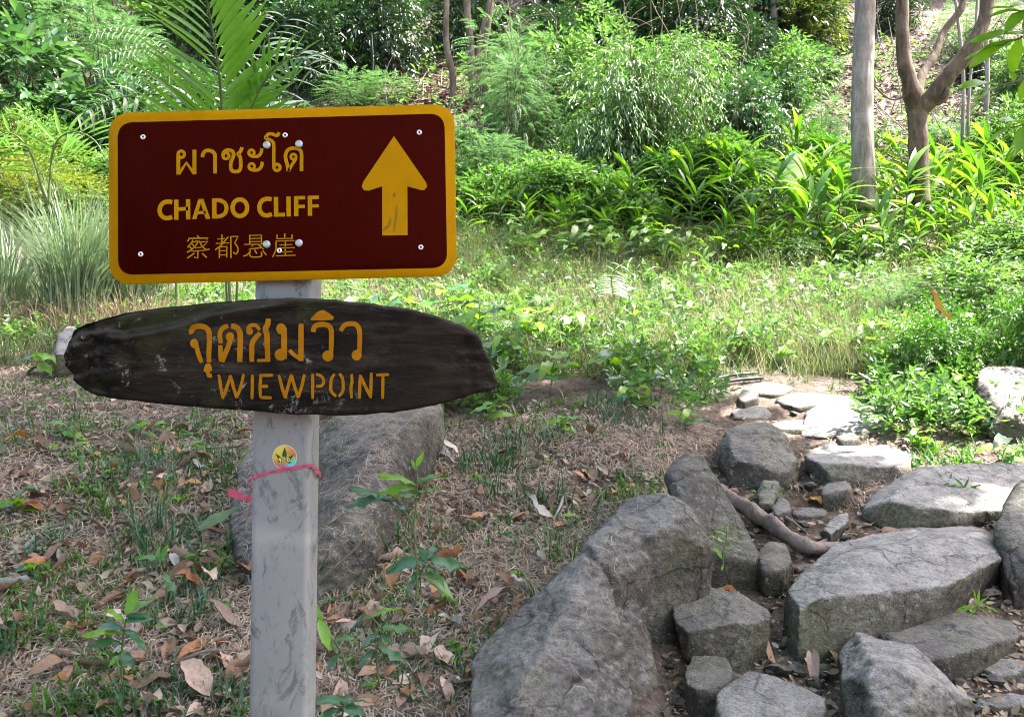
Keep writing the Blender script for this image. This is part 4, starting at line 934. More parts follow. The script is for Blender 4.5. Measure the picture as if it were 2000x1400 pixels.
for k, (px, py, wp, hp, kd) in enumerate([(1080, 160, 180, 170, 'dark'), (1220, 120, 200, 180, 'glossy'), (1330, 210, 190, 170, 'sprig'), (1450, 200, 190, 170, 'dark'), (1570, 180, 150, 120, 'glossy'),
     (900, 330, 150, 90, 'glossy'), (1060, 420, 170, 110, 'small'), (1210, 440, 190, 90, 'glossy'), (1400, 430, 170, 120, 'dark'), (1560, 350, 150, 100, 'small'), (1480, 400, 150, 110, 'feather'), (1850, 300, 150, 70, 'feather'), (1930, 170, 130, 80, 'dark'), (420, 300, 230, 130, 'dark'), (330, 220, 240, 120, 'glossy'),
     (60, 60, 240, 200, 'dark'), (560, 330, 200, 150, 'glossy'), (130, 300, 200, 120, 'glossy'), (750, 60, 190, 150, 'glossy')]):
    shrub(px, py, wp, hp, kd, k % 2, 'bush filling a gap in the tangle of the lower hillside', 'bushes filling the gaps of the lower hillside')
for k, px in enumerate(range(1010, 1760, 130)):
    shrub(px + (k * 37) % 30, 512 + (k * 53) % 26, 120, 62, ('bright', 'sprig', 'feather')[k % 3], k % 2, 'knee high leafy shrub where the meadow meets the ginger plants', 'knee high shrubs along the back of the meadow')
# far bushes filling the upper slope behind all of these
r = np.random.default_rng(8); gl = 'dense bushes covering the upper hillside'
for row, (d, step, hh) in enumerate(((17.5, 1.7, 2.6), (20.5, 2.1, 3.2), (24.5, 2.6, 4.2), (30, 3.4, 5.5))):
    x = -d * .66
    while x < d * .66:
        kd = ['glossy', 'dark', 'bright', 'feather', 'sprig', 'dark'][r.integers(6)]
        y = d + r.uniform(-.8, .8); px = 1000 + x / y * F
        skip = (1600 < px < 2050 and row == 0) or (700 < px < 900 and row == 0 and r.random() < .7)
        if not skip:
            s_ = step * r.uniform(.6, .85) * (.75 if px > 1550 else 1)
            t = thing('shrub', 'bush among the dense thicket covering the upper hillside', 'shrub', (x, y, float(ground_z(np.array([x]), np.array([y]))[0]) - .3), gl, (0, 0, r.uniform(0, 6.28)), (s_, s_, hh / 2 * r.uniform(.7, 1.15)))
            a, b = arch(kd, int(r.integers(2))); link('crown', a, t); link('branches', b, t)
        x += step * r.uniform(.7, 1.15)

# ---------------------------------------------------------------- trunks
def trunk_tree(label, path, rads, mat, limbs=(), name='tree', crown=None, lump=.12, seed=0):
    """path/limbs are world points; parts: trunk, limb, crown"""
    base = np.array(path[0]); t = thing(name, label, 'tree', base)
    def tb(nm, p, rd, s_, sides=14):
        p = smooth_path(p, 6); rd = np.interp(np.linspace(0, 1, len(p)), np.linspace(0, 1, len(rd)), rd)
        v, f = tube_mesh(p - base, rd, sides, True, lump, s_, 5); mb = MB(); mb.add(v, f); return link(nm, mb.mesh(nm, M[mat], True), t)
    tb('trunk', path, rads, seed)
    for k, (p, rd) in enumerate(limbs): tb('limb', p, rd, seed + k + 1, 10)
    if crown:
        kind, n, R, ctr = crown; r = np.random.default_rng(seed + 50); mb = MB()
        P, O = crown_points(r, n, 14, R, .3); P = P + np.array(ctr) - base
        v, f = twig_leaves(r, P, O, .35, 6, .16, .4, wide=1.); mb.add(v, f); link('crown', mb.mesh('crown', M[kind]), t)
        link('branches', branch_mesh(r, P, 30, .035, np.array(path[-1]) - base, 0), t)
    return t
d = 10.3
trunk_tree('straight pale grey trunk standing among the ginger leaves', [pix(1688, 410, d), pix(1686, 330, d), pix(1684, 200, d + .05), pix(1688, 60, d + .1), pix(1693, -80, d + .15), pix(1700, -330, d + .2), pix(1690, -600, d + .2)],
           [.150, .130, .124, .118, .112, .10, .08], 'bark_pale', crown=('glossy', 130, (1.6, 1.4, 1.0), pix(1720, -780, d)), lump=.05, seed=3)
d = 10.6
trunk_tree('forked brown tree with a bent right limb beside the pale trunk', [pix(1796, 400, d), pix(1794, 330, d), pix(1793, 250, d), pix(1786, 190, d), pix(1768, 130, d), pix(1763, 60, d), pix(1760, -40, d), pix(1750, -300, d)],
           [.13, .11, .112, .115, .085, .078, .072, .06], 'bark_brown',
           [([pix(1795, 215, d), pix(1820, 190, d - .1), pix(1850, 150, d - .2), pix(1885, 110, d - .3), pix(1915, 60, d - .3), pix(1928, 10, d - .3), pix(1940, -80, d - .3), pix(1990, -300, d - .3)], [.11, .105, .095, .088, .08, .072, .066, .05]),
            ([pix(1792, 195, d + .05), pix(1800, 150, d + .2), pix(1825, 110, d + .3), pix(1845, 60, d + .4), pix(1880, 10, d + .4), pix(1890, -80, d + .5)], [.06, .055, .05, .045, .04, .03]),
            ([pix(1812, 195, d), pix(1835, 200, d - .15), pix(1850, 180, d - .25), pix(1845, 168, d - .2)], [.045, .04, .03, .012]),
            ([pix(1775, 185, d), pix(1745, 195, d - .1), pix(1725, 185, d - .15), pix(1710, 170, d - .15)], [.018, .014, .012, .008])],
           crown=('glossy', 130, (1.6, 1.4, 1.0), pix(1850, -620, d)), lump=.18, seed=9)
for k, (x0, x1, x2, w_, b) in enumerate([(884, 872, 872, 13, 178), (923, 920, 912, 15, 200), (934, 936, 955, 12, 195), (946, 948, 960, 10, 196)]):
    d = 15.2; lb = ('slender brown trunk leaning left at the clearing, leftmost of the four', 'thickest slender trunk in the clearing behind the sign corner', 'slender trunk second from the right in the clearing', 'thin curved trunk at the right of the clearing group')[k]
    trunk_tree(lb, [pix(x0, b + 25, d), pix(x0, b - 30, d), pix(x1, 90, d), pix(x2, 10, d), pix(x2 + 6, -100, d)], [w_ / F * d / 2 * 1.15, w_ / F * d / 2, w_ / F * d / 2, w_ / F * d / 2 * .9, .03], 'bark_brown', seed=20 + k, lump=.12)
for k, (x0, y0, x1, y1, w_, d) in enumerate([(1878, 320, 1862, -40, 7, 12.5), (1925, 255, 1915, -40, 9, 13.5), (1510, 120, 1505, -40, 12, 17), (1412, 60, 1408, -40, 9, 18), (1890, 300, 1905, 60, 6, 12)]):
    trunk_tree(('thin bare sapling stem right of the forked brown tree', 'thin bare stem behind the bent limb near the right edge', 'faint grey trunk high between the dark tree and pale trunk', 'faint thin trunk inside the dark tree top', 'thin crooked stem on the bare slope at the right')[k],
               [pix(x0, y0 + 15, d), pix(x0 + 3, (y0 + y1) / 2, d), pix(x1, y1, d), pix(x1 + 5, y1 - 80, d)], [w_ / F * d / 2, w_ / F * d / 2, w_ / F * d / 2 * .8, .02], 'bark_pale', seed=40 + k)

# the trees that shade the foreground stand beside and behind the viewer
def shade_tree(label, base, h, R, n, lean=(0, 0), seed=0, ll=.21):
    b = np.array([base[0], base[1], float(ground_z(np.array([base[0]]), np.array([base[1]]))[0]) - .1]); t = thing('shade_tree', label, 'tree', b)
    r = np.random.default_rng(seed); c = np.array([lean[0], lean[1], h])
    mb = MB(); v, f = tube_mesh(smooth_path([(0, 0, 0), (.05, .1, h * .4), (lean[0] * .5, lean[1] * .5, h * .8), c], 6), np.linspace(.22, .08, 19), 12, True, .12, seed, 2); mb.add(v, f)
    link('trunk', mb.mesh('trunk', M['bark_brown'], True), t)
    P, O = crown_points(r, n, 26, R, .15); P = P + c; mb = MB()
    v, f = twig_leaves(r, P, O, .4, 6, ll, .4, wide=1.25); mb.add(v, f); link('crown', mb.mesh('crown', M['bright']), t)
    link('branches', branch_mesh(r, P, 60, .06, (lean[0] * .5, lean[1] * .5, h * .8)), t)
shade_tree('tall shade tree right of the path beside the viewer', (3.8, 1.4), 6.8, (3.4, 2.9, 1.2), 4200, (-.3, 1.0), 1)
shade_tree('slender shade tree right of the path leaning over the steps', (5.4, 4.3), 6.6, (3.3, 2.0, .8), 1500, (-3.2, 1.1), 5)
shade_tree('spreading shade tree behind the viewer', (-1.8, -2.6), 5.6, (5.2, 4.0, 1.5), 2700, (.4, .6), 2)
shade_tree('shade tree left of the viewer with a broad crown', (-5.2, 1.6), 7.0, (3.4, 3.2, 1.2), 1200, (.8, .4), 3)

# ---------------------------------------------------------------- near plants built leaf by leaf
LT = {}
def leafmesh(key, mat, **k):
    kk = (key, mat)
    if kk not in LT:
        v, f = leaf_template(**k); mb = MB(); mb.add(v, f); me = mb.mesh('leaf', M[mat], True); LT[kk] = me
    return LT[kk]
def orient(o, pos, d, up, s):
    d = Vector(d).normalized(); x = d.cross(Vector(up)).normalized(); z = x.cross(d)
    m_ = Matrix((x, d, z)).transposed().to_4x4(); m_.translation = Vector(pos)
    s = (s, s, s) if np.isscalar(s) else s
    o.matrix_local = m_ @ Matrix.Diagonal((s[0], s[1], s[2], 1))
def stemmesh(pts, rad, mat='near', sides=5):
    v, f = tube_mesh(smooth_path(pts, 4), np.interp(np.linspace(0, 1, (len(pts) - 1) * 4 + 1 if len(pts) > 2 else 2), [0, 1], rad), sides, False); mb = MB(); mb.add(v, f); return mb.mesh('stem', M[mat], True)
M['stem_green'] = leaf_material('stem_green', [C(.07, .14, .03), C(.12, .16, .05)], .5, .1)

# ginger-like plants with long arching blades, the bright band on the right
def ginger_proto(seed, h, n, mat='ginger'):
    r = np.random.default_rng(seed); t = thing('ginger_plant', 'x', 'plant')
    lean = r.uniform(-.35, .35); p = smooth_path([(0, 0, -.1), (lean * .1, 0, h * .45), (lean * .5, 0, h * .85), (lean, 0, h)], 6)
    v, f = tube_mesh(p, np.linspace(.012, .005, len(p)), 6, False); mb = MB(); mb.add(v, f); link('stem', mb.mesh('stem', M['stem_green'], True), t)
    for k in range(n):
        q = .12 + .88 * k / (n - 1); c = p[int(q * (len(p) - 1))]; sg = 1 if k % 2 else -1
        me = leafmesh(('g', k % 4), ('near', mat, mat)[(k + seed) % 3], width=(.15, .17, .14, .16)[k % 4], droop=(.6, .4, .8, .3)[k % 4], fold=.22, rows=6, peak=.45, seed=k % 4, tip=.8)
        o = link('leaf', me, t); orient(o, c, (sg * (.9 - .5 * q) + lean, r.uniform(-.35, .35), .55 + .8 * q * r.uniform(.5, 1.2)), (0, r.uniform(-.5, .1), 1), r.uniform(.34, .54))
    return t
protos = [ginger_proto(60 + k, (.72, .85, .62, .78)[k], (13, 14, 11, 12)[k]) for k in range(4)]
r = np.random.default_rng(14); pl = []
for row, (py0, n, xlo, xhi) in enumerate(((392, 24, 1350, 2060), (408, 24, 1310, 2060), (428, 26, 1270, 2060), (452, 26, 1210, 2060), (478, 24, 1330, 2060), (505, 20, 1480, 2060))):
    for k in range(n):
        pl.append((xlo + (xhi - xlo) * (k + r.uniform(.1, .9)) / n, py0 + r.uniform(-14, 14), 1.0))
for k in range(34): pl.append((r.uniform(890, 1320), r.uniform(440, 505), .62))
for k in range(38): pl.append((r.uniform(1310, 1900), r.uniform(505, 550), .6))
for i, (px, py, s_) in enumerate(pl):
    o = protos[i % 4] if i < 4 else copy_tree(protos[i % 4]); p = at(px, py)
    o.location = p; o.rotation_euler = (0, 0, r.uniform(-.6, .6) + (math.pi if r.random() < .5 else 0)); s2 = s_ * r.uniform(.6, 1.0); o.scale = (s2,) * 3; o.rotation_euler.x = r.uniform(-.3, .3); o.rotation_euler.y = r.uniform(-.3, .3)
    if px > 1300: tag(o, 'upright ginger plant with long bright blades in the band below the trunks', 'plant', 'ginger plants in the band below the trunks')
    else: tag(o, 'shorter ginger plant with long blades right of the maroon sign', 'plant', 'low ginger plants right of the maroon sign')
# broad banana leaf rising over the ginger
b = at(1565, 440); t = thing('banana_plant', 'upright pale green banana leaf rising over the ginger band', 'plant', b)
M['banana'] = leaf_material('leaf_banana', [C(.13, .25, .12)], .35, .35, (1.3, 1.5, .8), .5)
for (px, py, w_, hh, dr, rz) in ((1552, 392, .48, .62, .05, 0), (1580, 420, .4, .4, .3, .5), (1535, 420, .3, .45, .35, -.6)):
    o = link('leaf', leafmesh(('ban', dr), 'banana', width=w_, droop=dr, fold=.2, rows=9, peak=.5, tip=.5), t)
    q = pix(px, py, b[1]) - b; orient(o, q, (rz * .6 - .05, -.1, 1), (0, -1, .2), hh)
link('stem', stemmesh([(0, 0, -.1), (0, 0, .3), (-.06, 0, .45)], [.03, .015], 'stem_green'), t)

# palm with pinnate fronds: every leaflet is a piece
def frond(tree, path, nl, ll, wid, mat, spread=1., facing=(0, -1, 0), rad=.009, droop=.1, vee=.55, start=.12, lmin=.45):
    p = smooth_path(path, 10); base = np.array(tree.location)
    v, f = tube_mesh(p - p[0], np.linspace(rad, rad * .3, len(p)), 6, False); mb = MB(); mb.add(v, f)
    fr = link('frond', mb.mesh('frond', M['stem_green'], True), tree, tuple(p[0] - base)); fr.name = 'frond'
    T = norm(np.gradient(p, axis=0)); seg = np.r_[0, np.cumsum(np.linalg.norm(np.diff(p, axis=0), axis=1))]; seg /= seg[-1]
    for k in range(nl):
        q = start + (1 - start) * k / (nl - 1); c = np.array([np.interp(q, seg, p[:, a]) for a in range(3)]) - p[0]; tg = norm(np.array([np.interp(q, seg, T[:, a]) for a in range(3)]))
        s_ = norm(np.cross(tg, np.array(facing, float)))
        for sg in (1, -1):
            L_ = ll * (lmin + (1 - lmin) * math.sin(math.pi * min(1, .12 + q * .95)) ** .7) * rng.uniform(.93, 1.07)
            me = leafmesh(('pf', k % 3), mat, width=wid * (1, 1.1, .92)[k % 3], droop=(.10, .16, .06)[k % 3] + droop, fold=.35, rows=6, peak=.3, tip=1.2)
            o = link('leaflet', me, fr)
            dirn = s_ * sg * spread + tg * vee + rng.normal(size=3) * .035 - np.array(facing) * -.12
            orient(o, c, dirn, -np.array(facing, float) * .9 + tg * .25 if False else norm(np.array(facing, float) + np.array([0, 0, .25])), L_)
    return fr
d = 4.2
palm = thing('palm', 'young palm with tall backlit green fronds rising behind the maroon sign', 'palm', at(450, 700))
frond(palm, [pix(455, 705, 5.85), pix(440, 400, 5.85), pix(433, 215, 5.8), pix(427, 140, 5.7), pix(415, 60, 5.6), pix(398, -30, 5.45), pix(380, -100, 5.3)], 27, .78, .09, 'palm', 1., (.9, -1, .7), .011, .04, .78, .40)
frond(palm, [pix(450, 705, 5.9), pix(430, 400, 5.9), pix(400, 260, 6.0), pix(360, 190, 6.0), pix(300, 150, 5.9), pix(262, 150, 5.8)], 24, .42, .07, 'palm', 1., (.1, -1, .4), .008, .1, .6, .45)
frond(palm, [pix(460, 705, 5.9), pix(470, 350, 5.9), pix(490, 220, 5.9), pix(530, 140, 5.8), pix(580, 110, 5.7), pix(610, 135, 5.6)], 22, .44, .06, 'palm', 1., (-.2, -1, .5), .008, .2, .5, .45)
palm2 = thing('palm', 'silvery green palm behind the tall fronds, arching over to the right', 'palm', at(520, 420))
d = 6.4
frond(palm2, [pix(505, 715, d), pix(500, 380, d), pix(490, 215, d), pix(500, 130, d), pix(520, 80, d - .1), pix(560, 40, d - .3)], 20, .50, .10, 'frondpale', 1., (.8, -.8, .8), .009, .25, .6, .35)
frond(palm2, [pix(505, 715, d), pix(505, 380, d), pix(520, 240, d), pix(545, 150, d - .2), pix(590, 100, d - .4), pix(640, 120, d - .6)], 20, .46, .10, 'frondpale', 1., (.7, -.7, 1), .009, .35, .5, .35)
frond(palm2, [pix(505, 715, d), pix(490, 380, d), pix(420, 240, d), pix(340, 190, d - .3), pix(240, 190, d - .5), pix(150, 225, d - .7)], 24, .42, .10, 'frondpale', 1., (.7, -.6, 1), .009, .3, .45, .3)
palm3 = thing('palm', 'small palm with a shaded drooping frond between lime shrub and sign', 'palm', at(150, 420))
d = 6.8
frond(palm3, [pix(95, 400, d), pix(105, 290, d), pix(140, 258, d), pix(185, 275, d - .1), pix(215, 330, d - .2)], 15, .34, .08, 'palm', .9, (.1, -.8, .6), .01, .3, .3, .3)
frond(palm3, [pix(90, 400, d), pix(60, 300, d), pix(20, 260, d), pix(-20, 280, d - .1)], 14, .34, .08, 'palm', .9, (.1, -.8, .6), .01, .3, .3, .3)
# feathery hanging leaves over the left slope
hb = thing('fern_frond_plant', 'plant with arched rows of pale hanging leaflets left of the palm', 'plant', pix(330, 260, 7.6))
link('stem', stemmesh([(.1, 0, -2.2), (.05, 0, -.9), (0, 0, 0), (0, 0, .6)], [.02, .006], 'stem_green'), hb)
for a in ([(330, 120), (290, 75), (230, 62), (180, 66)], [(330, 150), (290, 150), (220, 130), (185, 150)], [(340, 110), (300, 95), (240, 100), (200, 118)], [(320, 200), (280, 160), (240, 165), (180, 215)]):
    frond(hb, [pix(x, y, 7.6) for x, y in a], 14, .15, .24, 'frondpale', 1., (0, -.8, .7), .005, .35, .15, .1, .7)
# fern lying over the meadow
fn = thing('fern', 'pale fern frond arching over the fine grass of the meadow', 'fern', at(1200, 590))
frond(fn, [at(1200, 590), pix(1195, 540, 6.9), pix(1220, 515, 6.9), pix(1265, 520, 6.8), pix(1300, 560, 6.7)], 18, .15, .22, 'frondpale', 1., (0, -.7, .7), .004, .2, .1, .25, .6)

# broad-leaved herbs
def herb(label, base, stems, mat='near', name='seedling', group=None, cat='plant', wid=.42, stemmat='stem_green', droop=.35):
    """stems: list of (path world pts, [(t, side dir(3), length)...])"""
    base = np.asarray(base, float); t = thing(name, label, cat, base, group)
    for path, leaves in stems:
        p = smooth_path(path, 8); seg = np.linspace(0, 1, len(p))
        v, f = tube_mesh(p - base, np.linspace(.0035, .0016, len(p)), 5, False); mb = MB(); mb.add(v, f); link('stem', mb.mesh('stem', M[stemmat], True), t)
        for k, lf in enumerate(leaves):
            q, dr, L_ = lf[:3]; c = np.array([np.interp(q, seg, p[:, a]) for a in range(3)]) - base; mt = lf[3] if len(lf) > 3 else mat
            me = leafmesh(('h', k % 3, wid, droop), mt, width=wid * (1, .88, 1.1)[k % 3], droop=(1, 1.3, .7)[k % 3] * droop, fold=.25, rows=7, peak=.42, seed=k % 3, tip=.75, wave=.12)
            o = link('leaf', me, t); dr = norm(np.array(dr, float)); up = np.array([0, -.25, 1.]) if abs(dr[2]) < .8 else np.array([0, -1., .3])
            orient(o, c, dr, up + rng.normal(size=3) * .15, L_)
    return t
def px_leaf(q, x0, y0, x1, y1, d, depth=0., mat=None):
    """leaf from its base pixel to its tip pixel at distance d"""
    v = pix(x1, y1, d + depth) - pix(x0, y0, d); L_ = np.linalg.norm(v)
    return (q, v, L_) + ((mat,) if mat else ())
def herb_px(label, d, stems, **k):
    """stems in photo pixels: (points, [leaf tip pixels (t, x, y, depth)])"""
    S_ = []
    for pts, lv in stems:
        W_ = [pix(x, y, d) for x, y in pts]; P2 = smooth_path(np.array(pts, float), 8); seg = np.linspace(0, 1, len(P2))
        LV = []
        for l in lv:
            t, x, y = l[:3]; bx, by = np.interp(t, seg, P2[:, 0]), np.interp(t, seg, P2[:, 1]); LV.append(px_leaf(t, bx, by, x, y, d, l[3] if len(l) > 3 else rng.uniform(-.04, .03), l[4] if len(l) > 4 else None))
        S_.append((W_, LV))
    return herb(label, S_[0][0][0], S_, **k)
B_ = 'nearblue'
herb_px('seedling with bright upright leaflets in front of the split boulder', 2.75, [
  ([(812, 1180), (815, 1110), (808, 1040), (812, 990), (815, 945), (812, 905)], [(.78, 740, 917, 0, 'sprout'), (.74, 735, 943, 0, 'sprout'), (.70, 768, 966, 0, 'sprout'), (.82, 872, 921, 0, 'near'), (.8, 845, 930, 0, 'sprout'), (.72, 858, 950, 0, 'sprout'), (.95, 828, 880, 0, 'sprout'), (.92, 802, 895, 0, 'sprout')]),
  ([(812, 1060), (800, 1010), (770, 985), (762, 980)], [(.98, 683, 942, 0, B_), (.95, 672, 965, 0, B_), (.9, 803, 998, -.02, B_)])], name='seedling', wid=.30, droop=.2)
herb_px('broad leaved dark seedling right of the split boulder', 2.95, [
  ([(822, 1160), (822, 1120), (838, 1090)], [(.9, 815, 1065, 0, B_), (.95, 850, 1052, .04, B_), (.9, 918, 1100, 0, B_), (.8, 745, 1098, 0, B_), (.7, 880, 1125, -.05, B_), (.6, 800, 1130, -.05, B_), (.5, 905, 1160, -.03, 'near'), (.4, 780, 1150, -.02, B_)])], name='seedling', wid=.42)
herb_px('bright seedling with a rosette of leaves left of the post foot', 2.35, [
  ([(238, 1330), (238, 1270), (243, 1225), (250, 1195)], [(.55, 160, 1222, -.03, 'sprout'), (.6, 175, 1200, .02, B_), (.75, 210, 1182, 0, 'sprout'), (.8, 300, 1198, -.02, B_), (.6, 285, 1240, -.05, B_), (.9, 265, 1145, 0, 'sprout'), (.95, 305, 1155, .05, 'near'), (.4, 180, 1235, -.04, B_), (.3, 262, 1300, -.05, B_), (.28, 215, 1290, -.05, 'near'), (.85, 330, 1190, .02, B_)])], wid=.36)
herb_px('small seedling with two upright leaves and one round dark leaf', 2.85, [
  ([(322, 1180), (325, 1140), (315, 1110), (312, 1095)], [(.95, 262, 1075, 0, 'near'), (.98, 300, 1060, .02, 'near'), (.4, 345, 1155, -.03, B_), (.5, 330, 1130, -.04, 'near'), (.9, 322, 1062, 0, 'near')])], wid=.45)
herb_px('leafy green herb right of the post near the bottom', 2.3, [
  ([(740, 1330), (735, 1270), (745, 1230), (720, 1200)], [(.9, 780, 1170, 0, 'sprout'), (.85, 705, 1190, .03, 'near'), (.7, 810, 1220, -.02, 'near'), (.6, 765, 1250, -.05, B_), (.6, 690, 1250, 0, B_), (.4, 800, 1290, -.03, B_), (.35, 690, 1300, -.02, B_)]),
  ([(680, 1320), (665, 1270), (640, 1235), (620, 1205)], [(.95, 650, 1270, -.04, 'sprout'), (.8, 612, 1180, 0, 'sprout'), (.6, 620, 1250, 0, B_), (.5, 700, 1235, -.02, 'near'), (.3, 630, 1300, -.04, B_)])], wid=.34)
herb_px('pale veined herb at the bottom edge just right of the post', 2.12, [
  ([(665, 1440), (668, 1400), (672, 1375)], [(.95, 612, 1352, 0, B_), (.9, 718, 1348, .02, B_), (.85, 712, 1390, -.04, B_), (.7, 620, 1388, -.03, B_), (.95, 672, 1335, .06, B_), (.5, 640, 1410, -.06, B_), (.5, 700, 1420, -.06, B_)])], wid=.48)
herb_px('thin sprout with small pointed leaves beside the leaning mossy slab', 3.1, [
  ([(1412, 1110), (1413, 1080), (1418, 1055), (1420, 1035)], [(.9, 1425, 1022, 0), (.7, 1450, 1045, 0), (.6, 1388, 1040, 0), (.8, 1398, 1030, 0), (.4, 1445, 1060, 0), (.2, 1395, 1062, 0), (.1, 1410, 1110, -.03)])], wid=.2, mat='sprout')
for (x, y, s_, lb) in [(1500, 975, 1, 'small weed growing by the upright stone'), (1880, 968, 1.2, 'narrow leaved weed in front of the long low rock'), (1850, 955, 1., 'narrow leaved weed on the face of the long low rock'), (1690, 1300, .0, ''), (90, 930, .0, '')]:
    if s_ == 0: continue
    d = at(x, y + 12)[1] - .05; pts = [(x, y + 18), (x, y), (x + 3, y - 14 * s_)]
    herb_px(lb, d, [(pts, [(rng.uniform(.3, 1), x + 40 * s_ * math.cos(a), y - 6 - 28 * s_ * math.sin(a), 0) for a in np.linspace(-.3, 3.4, 8)])], wid=.16, mat='near', name='weed')
herb_px('tuft of bright blades on the slab below the largest step', 2.9, [
  ([(1905, 1200), (1908, 1188), (1910, 1182)], [(.5, 1868, 1186, 0), (.6, 1875, 1174, 0), (.7, 1905, 1150, 0), (.8, 1930, 1158, 0), (.8, 1950, 1175, 0), (.5, 1890, 1200, -.03), (.9, 1915, 1148, 0), (.6, 1935, 1192, -.02)])], wid=.13, mat='sprout', name='grass_tuft')
r = np.random.default_rng(77)
def random_herb(px, py, hpx, n, spread, label, mats, group=None, wid=.36, d=None, name='herb', tilt=0):
    g = at(px, py); d = g[1] if d is None else d; pts = [(px, py), (px + r.uniform(-6, 6) + tilt * .4, py - hpx * .5), (px + r.uniform(-12, 12) + tilt, py - hpx)]; LV = []
    for k in range(n):
        t = .35 + .65 * k / max(1, n - 1); a = (k * 2.4 + r.uniform(-.4, .4)); dx = math.cos(a) * spread * (1.1 - .5 * t); q = py - hpx * t
        LV.append((t, px + tilt * t + dx, q - spread * r.uniform(-.15, .45), math.sin(a) * spread / F * d * .8, mats[r.integers(len(mats))]))
    return herb_px(label, d, [(pts, LV)], wid=wid, group=group, name=name)
# broad leaves behind the board and in the middle ground
HB = [(700, 640, 60, 9, 80, 'broad leaved herb seen between the two signs right of the post'), (800, 640, 60, 8, 75, 'broad leaved herb with a dark drooping leaf above the board'), (880, 660, 95, 10, 85, 'tall broad leaved herb above the right half of the board'),
      (930, 700, 110, 10, 75, 'leafy herb standing behind the right end of the board'), (985, 740, 90, 9, 70, 'herb with pointed leaves right of the board tip'), (1075, 770, 70, 10, 80, 'broad leaved bright herb on the bank right of the board'),
      (1200, 750, 60, 9, 70, 'leafy herb in the middle of the bank above the mound'), (1250, 650, 40, 7, 60, 'herb with wide leaves standing in the fine grass'), (1310, 690, 45, 7, 55, 'small herb near the start of the upper path'),
      (1290, 780, 60, 10, 60, 'round leaved herb left of the upper path'), (1160, 700, 40, 7, 55, 'herb with pale leaves between grass and bank'), (620, 620, 30, 6, 55, 'herb directly above the board beside the post'),
      (1000, 520, 40, 7, 45, 'small bright herb beside the lower right corner of the sign'), (1830, 760, 60, 9, 60, 'herb with bright leaves beside the pointed rock'), (1870, 700, 80, 9, 65, 'bluish herb in front of the dense right hand shrub'),
      (1770, 690, 60, 8, 60, 'bright spreading herb at the foot of the right hand shrub'), (1960, 930, 70, 8, 70, 'bright yellow green herb at the right edge over the long rock'), (1960, 720, 50, 8, 55, 'leafy herb on top of the right edge boulder'),
      (1800, 880, 40, 8, 45, 'small trailing herb on the right of the path'), (1900, 860, 40, 7, 45, 'low herb between the boulder and the long low rock'), (80, 740, 50, 7, 60, 'bright herb left of the end of the board'), (30, 1010, 40, 6, 70, 'bright leaves at the left edge halfway down'),
      (130, 860, 30, 6, 55, 'herb with pale leaves lying on the left bank'), (60, 1130, 30, 7, 60, 'low green herb at the left edge in the litter'),
      (1370, 770, 60, 7, 55, 'loose leafy herb overhanging the left side of the upper path'), (1340, 840, 40, 8, 50, 'herb growing above the lumpy rock'), (1120, 690, 80, 11, 75, 'tall leafy herb between the meadow and the bank'), (1040, 690, 80, 10, 80, 'bright broad leaved herb just right of the board tip'),
      (1230, 800, 45, 9, 60, 'low spreading herb on the upper mound'), (1700, 700, 70, 11, 60, 'leafy herb behind the rock ridge'), (1620, 700, 55, 9, 52, 'herb at the back of the upper path'), (1530, 715, 40, 9, 45, 'low herb directly behind the pipes'), (1450, 700, 60, 9, 50, 'herb rising left behind the pipes'),
      (1820, 820, 45, 9, 52, 'herb spreading between ridge and right edge boulder'), (1880, 790, 60, 10, 60, 'leafy herb left of the right edge boulder'), (1100, 850, 35, 7, 55, 'low herb in the middle of the mound'), (960, 830, 40, 8, 55, 'herb on the mound below the board tip')]
for (x, y, h, n, s_, lb) in HB: random_herb(x, y, h, n, s_, lb, ['near', 'sprout', 'sprout', 'ginger', 'nearblue'] if x < 1400 or x > 1500 else ['near'])
gl = 'small green seedlings scattered through the litter'
for k in range(84):
    reg = r.random()
    if reg < .5: x, y = r.uniform(0, 480), r.uniform(820, 1395)
    elif reg < .8: x, y = r.uniform(640, 1180), r.uniform(850, 1395)
    else: x, y = r.uniform(640, 1000), r.uniform(1180, 1395)
    if x > 1700 - y * .55 and y > 1000: continue
    random_herb(x, y, r.uniform(10, 30), 5, r.uniform(22, 45), 'small green seedling growing out of the leaf litter', ['near', 'nearblue', 'sprout', 'near'], gl, r.uniform(.22, .4), name='seedling')
for k in range(26):
    random_herb(r.uniform(1000, 1780), r.uniform(500, 545), r.uniform(60, 100), 10, r.uniform(32, 55), 'tall leafy herb at the back of the meadow before the ginger plants', ['near', 'bright', 'ginger', 'sprout'], 'tall leafy herbs at the back of the meadow', r.uniform(.22, .4))
for k in range(60):
    x, y = r.uniform(900, 1800), r.uniform(540, 735)
    random_herb(x, y, r.uniform(25, 60), 8, r.uniform(22, 42), 'leafy herb standing in the fine grass of the meadow', ['near', 'bright', 'ginger', 'nearblue'], 'leafy herbs standing in the meadow', r.uniform(.25, .42))
